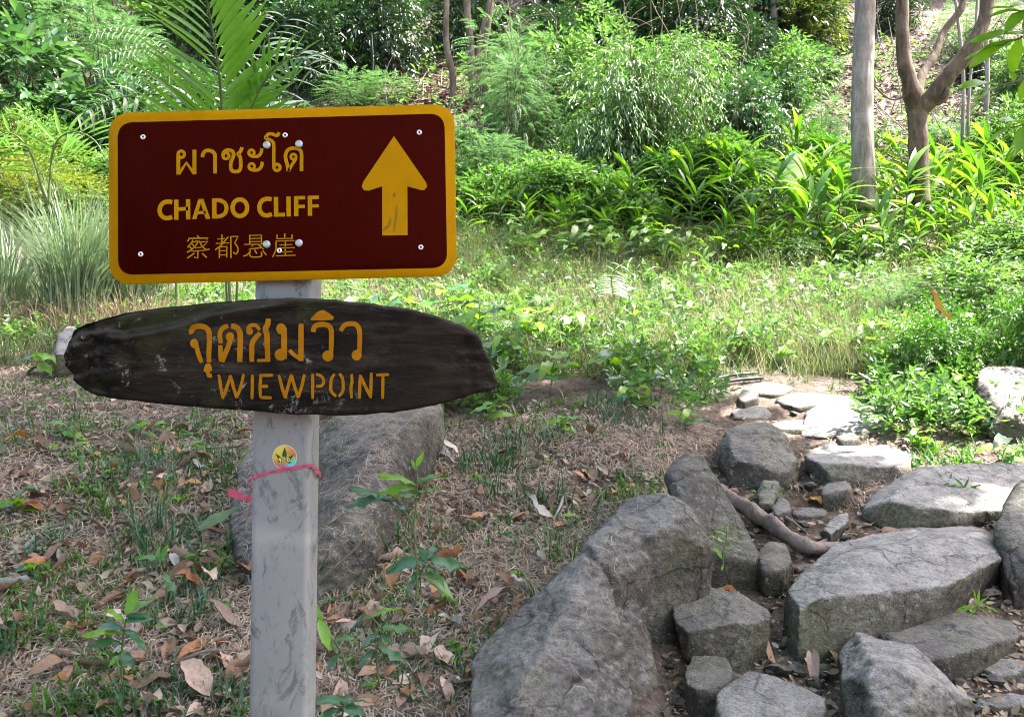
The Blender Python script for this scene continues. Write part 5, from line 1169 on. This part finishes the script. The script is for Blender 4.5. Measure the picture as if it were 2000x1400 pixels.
# dense right hand shrub and overhanging branch
shrub(1840, 745, 230, 170, 'small', 0, 'dense small leaved shrub right of the meadow grass', rot=.3, sink=.05)
shrub(1930, 660, 260, 200, 'bright', 1, 'looser light green shrub behind the dense small leaved shrub', rot=2.3, sink=.05)
shrub(1760, 640, 170, 110, 'feather', 0, 'low feathery shrub at the right end of the meadow', rot=2.3, sink=.05)
shrub(1995, 770, 220, 250, 'small', 1, 'taller small leaved shrub cut off by the right edge', rot=1.3, sink=.05)
shrub(1960, 560, 260, 150, 'bright', 2, 'bright leafy shrub in front of the ginger at the right edge', sink=.05)
ob = thing('overhanging_branch', 'bright leafy branch hanging into the upper right corner', 'branch', pix(2080, 60, 3.2))
for pts, tips in [([(2080, 60), (2030, 60), (1985, 78), (1950, 90)], [(.5, 1900, 52), (.7, 1888, 108), (.95, 1880, 100), (.6, 1965, 150), (.4, 1990, 30), (.8, 1935, 60), (.3, 2010, 130)]),
                  ([(2080, 10), (2030, 15), (1990, 25)], [(.9, 1935, 15), (.7, 1960, 45), (.95, 1940, 0), (.5, 2000, 60), (.6, 1980, -10)]),
                  ([(2080, 150), (2030, 150), (1980, 160), (1940, 170)], [(.95, 1880, 145), (.8, 1900, 185), (.7, 1975, 130), (.5, 1990, 200), (.4, 2000, 110)]),
                  ([(2080, 230), (2020, 240), (1975, 250)], [(.95, 1920, 270), (.7, 1960, 215), (.6, 1985, 285), (.4, 2005, 310)])]:
    W_ = [pix(x, y, 3.2) for x, y in pts]; base = np.array(ob.location); p = smooth_path(W_, 8)
    v, f = tube_mesh(p - base, np.linspace(.006, .002, len(p)), 6, False); mb = MB(); mb.add(v, f); link('twig', mb.mesh('twig', M['stem_green'], True), ob)
    for k, (q, x, y) in enumerate(tips):
        c = p[int(q * (len(p) - 1))]; v_ = pix(x, y, 3.2 + rng.uniform(-.08, .08)) - c
        me = leafmesh(('ob', k % 3), 'sprout', width=.38, droop=.3, fold=.22, rows=7, peak=.42, tip=.75, wave=.08)
        o = link('leaf', me, ob); orient(o, c - base, v_, (0, -.6, 1), np.linalg.norm(v_))

# ---------------------------------------------------------------- ground cover: grass, fibres, litter
def onground(px, py):
    """vectorised at(): ground points seen at many photo pixels"""
    dx, dz = (px - 1000) / F, (700 - py) / F; t = np.full(len(px), 1.6); done = np.zeros(len(px), bool)
    step = .04
    for _ in range(900):
        h = ground_z(dx * t, t) - (CAM[2] + dz * t); done |= h > 0
        if done.all(): break
        t = np.where(done, t, t + step * np.where(t > 12, 2.5, 1))
    return np.stack([dx * t, t, ground_z(dx * t, t)], 1)
def blades(P, h, w_, lean, mat, name, label, seed, segs=3, curl=.5, name2=None, kindcol=None):
    r = np.random.default_rng(seed); n = len(P); a = r.uniform(0, 2 * np.pi, n); hd = np.stack([np.cos(a), np.sin(a), a * 0], 1)
    h = h * r.uniform(.35, 1.35, n) * (1 + .45 * pnoise(P * 1.7 + seed)); w_ = w_ * r.uniform(.7, 1.3, n); ln = lean * r.uniform(.2, 1.4, n); sd = np.stack([-np.sin(a), np.cos(a), a * 0], 1); rows = []
    for k in range(segs + 1):
        t = k / segs; c = P + hd * (h * ln * t ** (1 + curl))[:, None] + np.array([0, 0, 1.]) * (h * (t - .45 * ln * t ** 2.2))[:, None]
        ww = w_ * (1 - t ** 1.6) * .5 + .0002; rows += [c - sd * ww[:, None], c + sd * ww[:, None]]
    V = np.stack(rows, 1).reshape(-1, 3); m_ = 2 * (segs + 1); k = np.arange(n)[:, None] * m_
    f = np.concatenate([np.stack([k[:, 0] + 2 * s_, k[:, 0] + 2 * s_ + 1, k[:, 0] + 2 * s_ + 3, k[:, 0] + 2 * s_ + 2], 1) for s_ in range(segs)])
    mb = MB(); mb.add(V, f); return tag(link(name, mb.mesh(name, M[mat])), label, kind='stuff')
r = np.random.default_rng(31)
def scatter(n, regions, clump=0, cseed=0, thr=-9, sc=2.5):
    """points on the ground below pixel polygons (x0,x1,y0,y1,weight), optionally clumped by noise"""
    wts = np.array([q[4] for q in regions], float); wts /= wts.sum(); k = r.choice(len(regions), n, p=wts); R_ = np.array([q[:4] for q in regions])[k]
    px = r.uniform(R_[:, 0], R_[:, 1]); py = r.uniform(R_[:, 2], R_[:, 3]); P = onground(px, py)
    if thr > -5:
        m_ = pnoise(P * sc + cseed) + .5 * pnoise(P * sc * 3 + cseed) > thr; P = P[m_]; px = px[m_]; py = py[m_]
    if clump: P = P + np.c_[r.normal(size=(len(P), 2)) * clump, np.zeros(len(P))]; P[:, 2] = ground_z(P[:, 0], P[:, 1])
    return P
onpath = lambda P: (P[:, 0] > .60 + .34 * (P[:, 1] - 3.5)) & (P[:, 1] < 6.2) & (P[:, 0] < 1.15 + .32 * (P[:, 1] - 3))
# green grass with short blades on the banks
P = scatter(17000, [(-60, 480, 780, 1420, 5), (640, 1300, 780, 1000, 3), (640, 1200, 1000, 1420, 2), (1300, 1700, 690, 830, .6), (1780, 2050, 780, 1000, 2.2), (0, 500, 650, 800, 1)], .01, 3, .02)
P = P[~onpath(P)]; blades(P, .08, .010, 1.2, 'near', 'grass', 'short green grass growing through the litter on the banks', 1, 2)
P = scatter(12000, [(-60, 480, 780, 1420, 5), (640, 1300, 780, 1000, 3), (640, 1200, 1000, 1420, 2)], .01, 9, .2)
P = P[~onpath(P)]; blades(P, .12, .007, .9, 'nearblue', 'grass', 'broader bluish grass blades in patches on the banks', 2)
# dry fibres: thin curled threads lying on the bank
P = scatter(42000, [(-60, 490, 800, 1420, 4), (600, 1330, 790, 1100, 5), (600, 1150, 1100, 1420, 3), (-60, 300, 640, 800, 1), (1350, 1700, 850, 1000, .6)], 0, 5, -.35, 1.6)
keep = ~onpath(P) | (r.random(len(P)) < .12); P = P[keep]
n = len(P); a = r.uniform(0, 2 * np.pi, n); L_ = r.uniform(.04, .14, n); cu = r.normal(size=n) * 1.6; rows = []; ph = a.copy(); c = P + np.array([0, 0, .004]); lift = r.uniform(.002, .03, n)
for k in range(5):
    t = k / 4; zz = lift * np.sin(np.pi * t); sd = np.stack([-np.sin(ph), np.cos(ph), ph * 0 + .4], 1) * .0014
    q = c.copy(); q[:, 2] = ground_z(q[:, 0], q[:, 1]) + .006 + zz
    rows += [q - sd, q + sd]; c = c + np.stack([np.cos(ph), np.sin(ph), ph * 0], 1) * (L_ / 4)[:, None]; ph = ph + cu / 4 * 1.4
V = np.stack(rows, 1).reshape(-1, 3); k = np.arange(n) * 10
mb = MB(); mb.add(V, np.concatenate([np.stack([k + 2 * s_, k + 2 * s_ + 1, k + 2 * s_ + 3, k + 2 * s_ + 2], 1) for s_ in range(4)]))
tag(link('dry_fibres', mb.mesh('dry_fibres', M['fibre'])), 'thin tangled dry fibres carpeting the bank', kind='stuff')
# crumbled dry leaves, bark and petioles
P = scatter(30000, [(-60, 490, 780, 1420, 5), (600, 1330, 790, 1100, 4), (600, 1150, 1100, 1420, 3), (-60, 300, 640, 800, 1), (1300, 2050, 760, 1420, 4)], 0, 5, -.9)
P = P[~onpath(P) | (r.random(len(P)) < .55)]; P[:, 2] += r.uniform(.004, .02, len(P))
v, f = place(LEAF4[0] * (1.3, 1, 1), LEAF4[1], P, rand_dirs(r, len(P)) * (1, 1, .35), np.array([0, -.3, 1.]) + r.normal(size=(len(P), 3)) * .35, .012 + .038 * r.random(len(P)) ** 2.5); mb = MB(); mb.add(v, f)
tag(link('crumbled_litter', mb.mesh('crumbled_litter', M['straw'])), 'crumbled dry leaf pieces between grass and fibres', kind='stuff')
# meadow of fine pale grass
MR = [(880, 1840, 500, 740, 6), (900, 1400, 470, 560, 2), (1600, 2000, 600, 740, 1), (300, 900, 400, 545, 1.2), (300, 1000, 545, 720, 2.2), (-40, 330, 560, 720, 1.2)]
P = scatter(46000, MR, .02, 0, -.35); P = P[~onpath(P)]; blades(P, .24, .005, 1.1, 'grass', 'grass', 'fine pale green grass of the sunlit meadow', 3, 2)
P = scatter(16000, MR, .02, 4, -.4); P = P[~onpath(P)]; blades(P, .36, .003, .9, 'seed', 'grass', 'thin flowering stalks above the meadow grass', 4, 2)
# seed heads: tiny specks on top of the stalks
P = scatter(16000, MR, .02, 4, -.5); P = P[~onpath(P)]; P = P + np.c_[r.normal(size=(len(P), 2)) * .03, r.uniform(.12, .38, len(P))]
v, f = place(LEAF2[0], LEAF2[1], P, rand_dirs(r, len(P)), rand_dirs(r, len(P)), r.uniform(.008, .02, len(P))); mb = MB(); mb.add(v, f)
tag(link('seed_heads', mb.mesh('seed_heads', M['seed'])), 'tiny pale seed heads hovering over the meadow grass', kind='stuff')
# weeds with small leaves in the meadow and at its edges
P = scatter(9500, [(880, 1800, 470, 740, 5), (300, 900, 380, 545, 1.5), (300, 1000, 545, 740, 3), (1700, 2040, 650, 860, 2), (1180, 1400, 660, 830, .6), (-40, 300, 560, 700, 1), (640, 1000, 760, 820, 1)], .02, 7, -.1); P = P[~onpath(P)]
P = P + np.c_[np.zeros((len(P), 2)), r.uniform(.02, .16, len(P))]
v, f = twig_leaves(r, P, rand_dirs(r, len(P), 1.0), .13, 7, .055, .3); mb = MB(); mb.add(v, f)
tag(link('meadow_weeds', mb.mesh('meadow_weeds', M['bright'])), 'small leafy weeds mixed into the meadow grass', kind='stuff')
# undergrowth and litter of the hillside
P = scatter(17000, [(-60, 2060, 60, 470, 6), (880, 1650, 330, 470, 3), (900, 1300, 300, 480, 1)], .05, 12, -.05, .5)
bare = ((P[:, 0] > 4.2) & (P[:, 1] > 11)) | ((P[:, 0] < -.4) & (P[:, 0] > -2.4) & (P[:, 1] > 13.2) & (P[:, 1] < 17)); P = P[~bare | (r.random(len(P)) < .3)]
P = P + np.c_[np.zeros((len(P), 2)), r.uniform(.0, .35, len(P))]
v, f = twig_leaves(r, P, rand_dirs(r, len(P), .8), .26, 6, .095, .35, LEAF2); mb = MB(); mb.add(v, f)
tag(link('undergrowth', mb.mesh('undergrowth', M['bright'])), 'leafy undergrowth spread over the hillside', kind='stuff')
P = scatter(15000, [(-60, 2060, 40, 420, 5), (1400, 2050, 60, 370, 4), (690, 1000, 130, 230, 2)], 0, 0, -9)
P[:, 2] += r.uniform(.01, .05, len(P)); v, f = place(LEAF4[0] * (1.4, 1, 1), LEAF4[1], P, rand_dirs(r, len(P)) * (1, 1, .3), np.array([0, -.6, 1.]) + r.normal(size=(len(P), 3)) * .4, r.uniform(.06, .13, len(P))); mb = MB(); mb.add(v, f)
tag(link('leaf_litter', mb.mesh('leaf_litter', M['hill_litter'])), 'brown leaf litter covering the bare parts of the hillside', kind='stuff')
# bare dead twigs on the slope at the right
mb = MB()
for k in range(260):
    px, py = (r.uniform(1690, 2050), r.uniform(90, 350)) if k < 150 else ((r.uniform(1400, 1680), r.uniform(100, 340)) if k < 200 else (r.uniform(680, 1100), r.uniform(-20, 230)))
    p = at(px, py); p[2] += r.uniform(0, .3); d_ = rand_dirs(r, 1, .9)[0]; L0 = r.uniform(.3, 1.1)
    v, f = tube_mesh(smooth_path([p, p + d_ * L0 * .5 + r.normal(size=3) * .08, p + d_ * L0 + r.normal(size=3) * .15], 3), np.linspace(.011, .004, 7), 4, False); mb.add(v, f)
tag(link('dead_twigs', mb.mesh('dead_twigs', M['bark_pale'], True)), 'tangle of dry bare twigs on the hillside', kind='stuff')
# climbing stems hanging in the thicket
mb = MB()
for k in range(34):
    px = r.uniform(950, 1420) if k < 45 else r.uniform(1450, 1680); p = at(px, r.uniform(200, 330)); p[1] -= .9; h = r.uniform(1, 3)
    v, f = tube_mesh(smooth_path([p, p + (r.normal() * .15, 0, h * .4), p + (r.normal() * .3, 0, h * .8), p + (r.normal() * .4, .1, h)], 4), .0055, 4, False); mb.add(v, f)
tag(link('vines', mb.mesh('vines', M['bark_brown'], True)), 'thin climbing stems hanging in the hillside thicket', kind='stuff')

# fibres, needles and crumbs lying on top of the boulders
from mathutils.bvhtree import BVHTree
mbf, mbl = MB(), MB(); up_ = []
for ob_, cnt in [(o, c) for o in bpy.data.objects if o.name.split('.')[0] in ('boulder',) for c in ((8000,) if o.name.endswith('.002') else (3000,))]:
    me = ob_.data; bv = BVHTree.FromPolygons([x.co[:] for x in me.vertices], [p_.vertices[:] for p_ in me.polygons]); lo = np.array(ob_.bound_box).min(0); hi = np.array(ob_.bound_box).max(0); L0 = np.array(ob_.location)
    for _ in range(cnt):
        x, y = r.uniform(lo[0], hi[0]), r.uniform(lo[1], hi[1]); hit, nr3, _i, _d = bv.ray_cast(Vector((x, y, hi[2] + .2)), Vector((0, 0, -1)))
        if hit is None or nr3.z < r.uniform(.6, .9): continue
        g_ = ob_.location.x + x
        if ob_.name == 'boulder' and r.random() < .8: continue
        up_.append((np.array(hit) + L0, np.array(nr3)))
P = np.array([a for a, b in up_]); N3 = np.array([b for a, b in up_]); n = len(P); a = r.uniform(0, 2 * np.pi, n); T3 = norm(np.cross(N3, np.stack([np.cos(a), np.sin(a), a * 0], 1))); B3 = np.cross(N3, T3); cu = r.normal(size=n) * 1.2; L_ = r.uniform(.03, .09, n); rows = []
for k in range(4):
    t = k / 3; off = T3 * (L_ * (t - .5))[:, None] + B3 * (L_ * cu * (t - .5) ** 2)[:, None]; q = P + off + N3 * .003; rows += [q - B3 * .0008, q + B3 * .0008]
V = np.stack(rows, 1).reshape(-1, 3); k = np.arange(n) * 8
mbf.add(V, np.concatenate([np.stack([k + 2 * s_, k + 2 * s_ + 1, k + 2 * s_ + 3, k + 2 * s_ + 2], 1) for s_ in range(3)]))
tag(link('dry_fibres', mbf.mesh('dry_fibres', M['fibre'])), 'dry fibres caught on top of the boulders', kind='stuff')

# big clump of silvery long grass on the left
def clump(label, base, n, h, spread, mat, seed, wd=.006, lean=.9):
    r = np.random.default_rng(seed); b = at(*base); t = thing('grass_clump', label, 'grass', b); n = int(n * .62); wd = wd * 1.9; P = np.c_[r.normal(size=(n, 2)) * spread, np.zeros(n)]
    a = np.arctan2(P[:, 1], P[:, 0]) + r.normal(size=n) * .6; hd = np.stack([np.cos(a), np.sin(a) * .7, a * 0], 1); hh = h * r.uniform(.6, 1.15, n); ln = lean * r.uniform(.15, 1.1, n)
    sd = np.stack([-np.sin(a), np.cos(a), a * 0], 1); rows = []; sg = 6
    for k in range(sg + 1):
        u = k / sg; c = P + hd * (hh * ln * u ** 1.8)[:, None] * .8 + np.array([0, 0, 1.]) * (hh * (u - .42 * ln * u ** 2.6))[:, None]; ww = wd * (1 - u ** 2) * .5 + .0005; rows += [c - sd * ww, c + sd * ww]
    V = np.stack(rows, 1).reshape(-1, 3); m_ = 2 * (sg + 1); k = np.arange(n) * m_
    mb = MB(); mb.add(V, np.concatenate([np.stack([k + 2 * s_, k + 2 * s_ + 1, k + 2 * s_ + 3, k + 2 * s_ + 2], 1) for s_ in range(sg)])); link('blades', mb.mesh('blades', M[mat]), t); return t, b
for k, (x, y, n, h, lb) in enumerate([(150, 640, 1100, 1.35, 'large clump of long silvery grass at the left behind the board'), (265, 620, 600, 1.15, 'clump of silvery grass touching the left side of the maroon sign'), (20, 620, 500, 1.0, 'smaller silvery grass clump at the left edge')]):
    t, b = clump(lb, (x, y), n, h, .10, 'silver', 90 + k)
    t2, b2 = clump(('dry straw coloured skirt of the large silvery clump', 'dry straw collapsed below the clump beside the sign', 'dry straw at the foot of the left edge clump')[k], (x + 20, y + 25), 420, .42, .2, 'straw', 95 + k, .005, 1.5)
clump('dry straw tuft spilling over the left end of the board', (270, 660), 300, .4, .16, 'straw', 99, .005, 1.5)

# ---------------------------------------------------------------- fallen leaves, one by one
def dry_mesh(seed):
    r = np.random.default_rng(seed); v, f = leaf_template(width=r.uniform(.34, .52), droop=r.uniform(-.1, .5), fold=r.uniform(.1, .5), rows=7, peak=.45, wave=.09, seed=seed, tip=.7, curl=r.uniform(0, .5))
    v[:, 2] += .10 * np.sin(v[:, 1] * 5 + seed) + v[:, 0] * v[:, 1] * r.uniform(-.8, .8); mb = MB(); mb.add(v, f); return mb
DM = {}
def dead_leaf(p, size, mat, k, rz, tilt, label, group=None, name='fallen_leaf', cat='leaf'):
    key = (k, mat)
    if key not in DM: DM[key] = dry_mesh(k).mesh('leaf', M[mat], True)
    o = link(name, DM[key], None, p, (tilt[0], tilt[1], rz), size); return tag(o, label, cat, group)
lv, lf_ = leaf_template(width=.42, droop=.35, fold=.4, rows=3, peak=.45, wave=.12, seed=3, tip=.7)
P = scatter(1100, [(-60, 490, 790, 1420, 6), (620, 1250, 850, 1200, 3), (620, 1050, 1150, 1420, 3), (1320, 2020, 850, 1400, 2)], 0, 21, -.5)
P = P[~onpath(P) | (r.random(len(P)) < .5)]
for k, mt in enumerate(('dry0', 'dry3', 'dry1', 'dry3')):
    Q = P[k::4] + (0, 0, .012); v, f = place(lv, lf_, Q, rand_dirs(r, len(Q)) * (1, 1, .5), np.array([0, -.2, 1.]) + r.normal(size=(len(Q), 3)) * .5, r.uniform(.04, .11, len(Q))); mb = MB(); mb.add(v, f)
    tag(link('leaf_litter', mb.mesh('leaf_litter', M[mt], True)), 'matted dry leaves between the fallen leaves on the banks', kind='stuff')
gl = 'fallen leaves among the litter on the banks'
for k in range(290):
    q = r.random()
    if q < .5: x, y = r.uniform(-20, 490), r.uniform(840, 1400)
    elif q < .85: x, y = r.uniform(630, 1230), r.uniform(840, 1400)
    else: x, y = r.uniform(1320, 2000), r.uniform(880, 1400)
    if 1.6 * (x - 930) + (y - 1300) > 0 and 930 < x < 1400 and y > 940: continue
    p = at(x, y); mt = ['dry0', 'dry0', 'dry3', 'dry0', 'dry1', 'dry3', 'dry3', 'dry2'][r.integers(8)]; nm = {'dry0': 'pinkish brown', 'dry1': 'rust brown', 'dry2': 'pale grey', 'dry3': 'dark brown'}[mt]
    s_ = r.uniform(.07, .165) * (.5 if x > 1350 else 1)
    dead_leaf(p + (0, 0, .012 + s_ * .08), s_, mt, int(r.integers(12)), r.uniform(0, 6.28), (r.normal() * .35 + .15, r.normal() * .35), nm + ' fallen leaf lying in the litter', gl + ', ' + nm)
SP = [(895, 905, .10, 'dry2', 1.5, (1.0, 0), 'pale curled leaf standing upright on the mound'), (898, 1004, .055, 'dry1', .3, (.3, 0), 'small orange brown leaf on the middle of the mound'), (405, 932, .09, 'dry2', 1.2, (.5, 0), 'whitish leaf left of the ribbon tail'),
      (385, 1105, .13, 'dry0', 2.6, (.3, .1), 'long pinkish leaf lying beside the post'), (400, 1165, .11, 'dry1', 1.7, (.6, 0), 'rust coloured upright leaf left of the post'), (380, 1215, .08, 'dry2', 1.9, (.5, 0), 'small white leaf below the rust coloured leaf'),
      (855, 1165, .09, 'dry1', 3., (.3, 0), 'brown folded leaf right of the split boulder'), (775, 1125, .13, 'dry1', 3.1, (.2, .2), 'large curled brown leaf at the foot of the split boulder'), (740, 1200, .12, 'dry0', 2.9, (.2, 0), 'tan leaf lying under the bright herb'),
      (1030, 1165, .07, 'dry2', 1.8, (.6, 0), 'narrow white leaf on the lower mound'), (1070, 1115, .06, 'dry2', .9, (.5, 0), 'white crumpled leaf near the jagged boulder'), (1130, 1000, .08, 'dry0', .7, (.3, 0), 'twisted tan leaf left of the boulder peak'),
      (1605, 998, .13, 'dry4', .05, (.15, 0), 'orange yellow leaf lying flat on the path'), (1560, 1132, .05, 'dry4', .3, (.2, 0), 'small yellow leaf beside the largest step slab'), (1850, 625, .16, 'dry4', 1.5, (1.2, 0), 'upright orange dead leaf in the right hand shrub'),
      (1935, 1003, .09, 'dry2', .6, (.4, 0), 'pale green white leaf at the right of the path'), (1870, 1012, .07, 'dry0', 1.2, (.4, 0), 'tan curled leaf behind the largest step slab'), (60, 868, .12, 'dry4', 2.4, (.3, 0), 'orange leaf on the left bank below the board'),
      (690, 780, .0, 'dry4', 0, (0, 0), ''), (1100, 600, .0, 'dry4', 0, (0, 0), ''), (400, 858, .13, 'dry1', .2, (.2, 0), 'large rust leaf under the board left of the post'), (150, 1230, .10, 'dry0', 1.4, (.5, 0), 'pinkish upright leaf left of the bright seedling'),
      (40, 1250, .13, 'dry0', 2.2, (.3, 0), 'pinkish leaf at the left edge near the bottom'), (450, 1330, .11, 'dry0', .6, (.3, .2), 'brown leaf at the post foot'), (800, 1385, .09, 'dry1', .3, (.2, 0), 'rust brown leaf at the bottom edge right of the post'),
      (1585, 1300, .11, 'dry0', 2.9, (.1, 0), 'flat pink brown leaf behind the pale brown block'), (1620, 1272, .09, 'dry2', 1.1, (.4, 0), 'grey curled leaf beside the grey block'), (1850, 1305, .08, 'dry0', .3, (.2, 0), 'pinkish leaf tucked behind the grey block'), (890, 1320, .1, 'dry0', 1., (.4, 0), 'folded pink leaf left of the jagged boulder foot')]
for i, (x, y, s_, mt, rz, tl, lb) in enumerate(SP):
    if s_: dead_leaf((at(x, y) if y != 625 else pix(1850, 640, 4.6)) + (0, 0, .03), s_ * 1.15, mt, i % 12, rz, tl, lb)
# fresh green leaf fallen beside the post
v, f = leaf_template(width=.26, droop=.1, fold=.5, rows=8, peak=.45, wave=.08, tip=.7); mb = MB(); mb.add(v, f)
b = pix(385, 1037, 2.9); e = pix(462, 992, 2.95); o = link('fallen_leaf', mb.mesh('leaf', M['silver'], True)); orient(o, b, e - b, (0, -.8, .7), np.linalg.norm(e - b) * 1.1); tag(o, 'fresh green folded leaf lying against the bank left of the post', 'leaf')
# dry beaded stalk hanging in front of the split boulder
p = smooth_path([pix(612, 1145, 2.7), pix(650, 1112, 2.65), pix(690, 1075, 2.62), pix(715, 1040, 2.62), pix(728, 1015, 2.65)], 14); rr = .0028 + .0012 * (np.arange(len(p)) % 2)
mb = MB(); v, f = tube_mesh(p, rr, 6, True); mb.add(v, f); tag(link('dry_stalk', mb.mesh('dry_stalk', M['straw'], True)), 'thin dry beaded stalk arching in front of the split boulder', 'stalk')
# two black pipes at the head of the path
M['pipe'] = paint('black_pipe', C(.03, .035, .04), .45)
for (a_, b_, lb) in ((at(1385, 748), at(1480, 734), 'upper black pipe lying across the head of the path'), (at(1395, 758), at(1490, 745), 'lower black pipe lying across the head of the path')):
    p = smooth_path([a_ + (0, 0, .02), (a_ + b_) / 2 + (0, .03, .03), b_ + (0, 0, .02)], 8); mb = MB(); v, f = tube_mesh(p, .012, 8, True); mb.add(v, f); tag(link('pipe', mb.mesh('pipe', M['pipe'], True)), lb, 'pipe')
# dead sticks on the ground
for k, (a_, b_, rad, lb) in enumerate([((1500, 1165), (1560, 1135), .006, 'thin stick lying left of the largest step slab'), ((340, 1305), (450, 1285), .008, 'broken pale stick in the litter left of the post'), ((1100, 985), (1080, 1030), .01, 'curled piece of bark on the mound'), ((600, 880), (420, 885), .008, 'dry reed lying on the bank behind the post')]):
    A, B = at(*a_) + (0, 0, .02), at(*b_) + (0, 0, .025); mb = MB(); v, f = tube_mesh(smooth_path([A, (A + B) / 2 + (.01, 0, .015), B], 6), np.linspace(rad, rad * .4, 13), 7, True, .2, k, 20); mb.add(v, f)
    tag(link('stick', mb.mesh('stick', M['bark_pale'], True)), lb, 'stick')
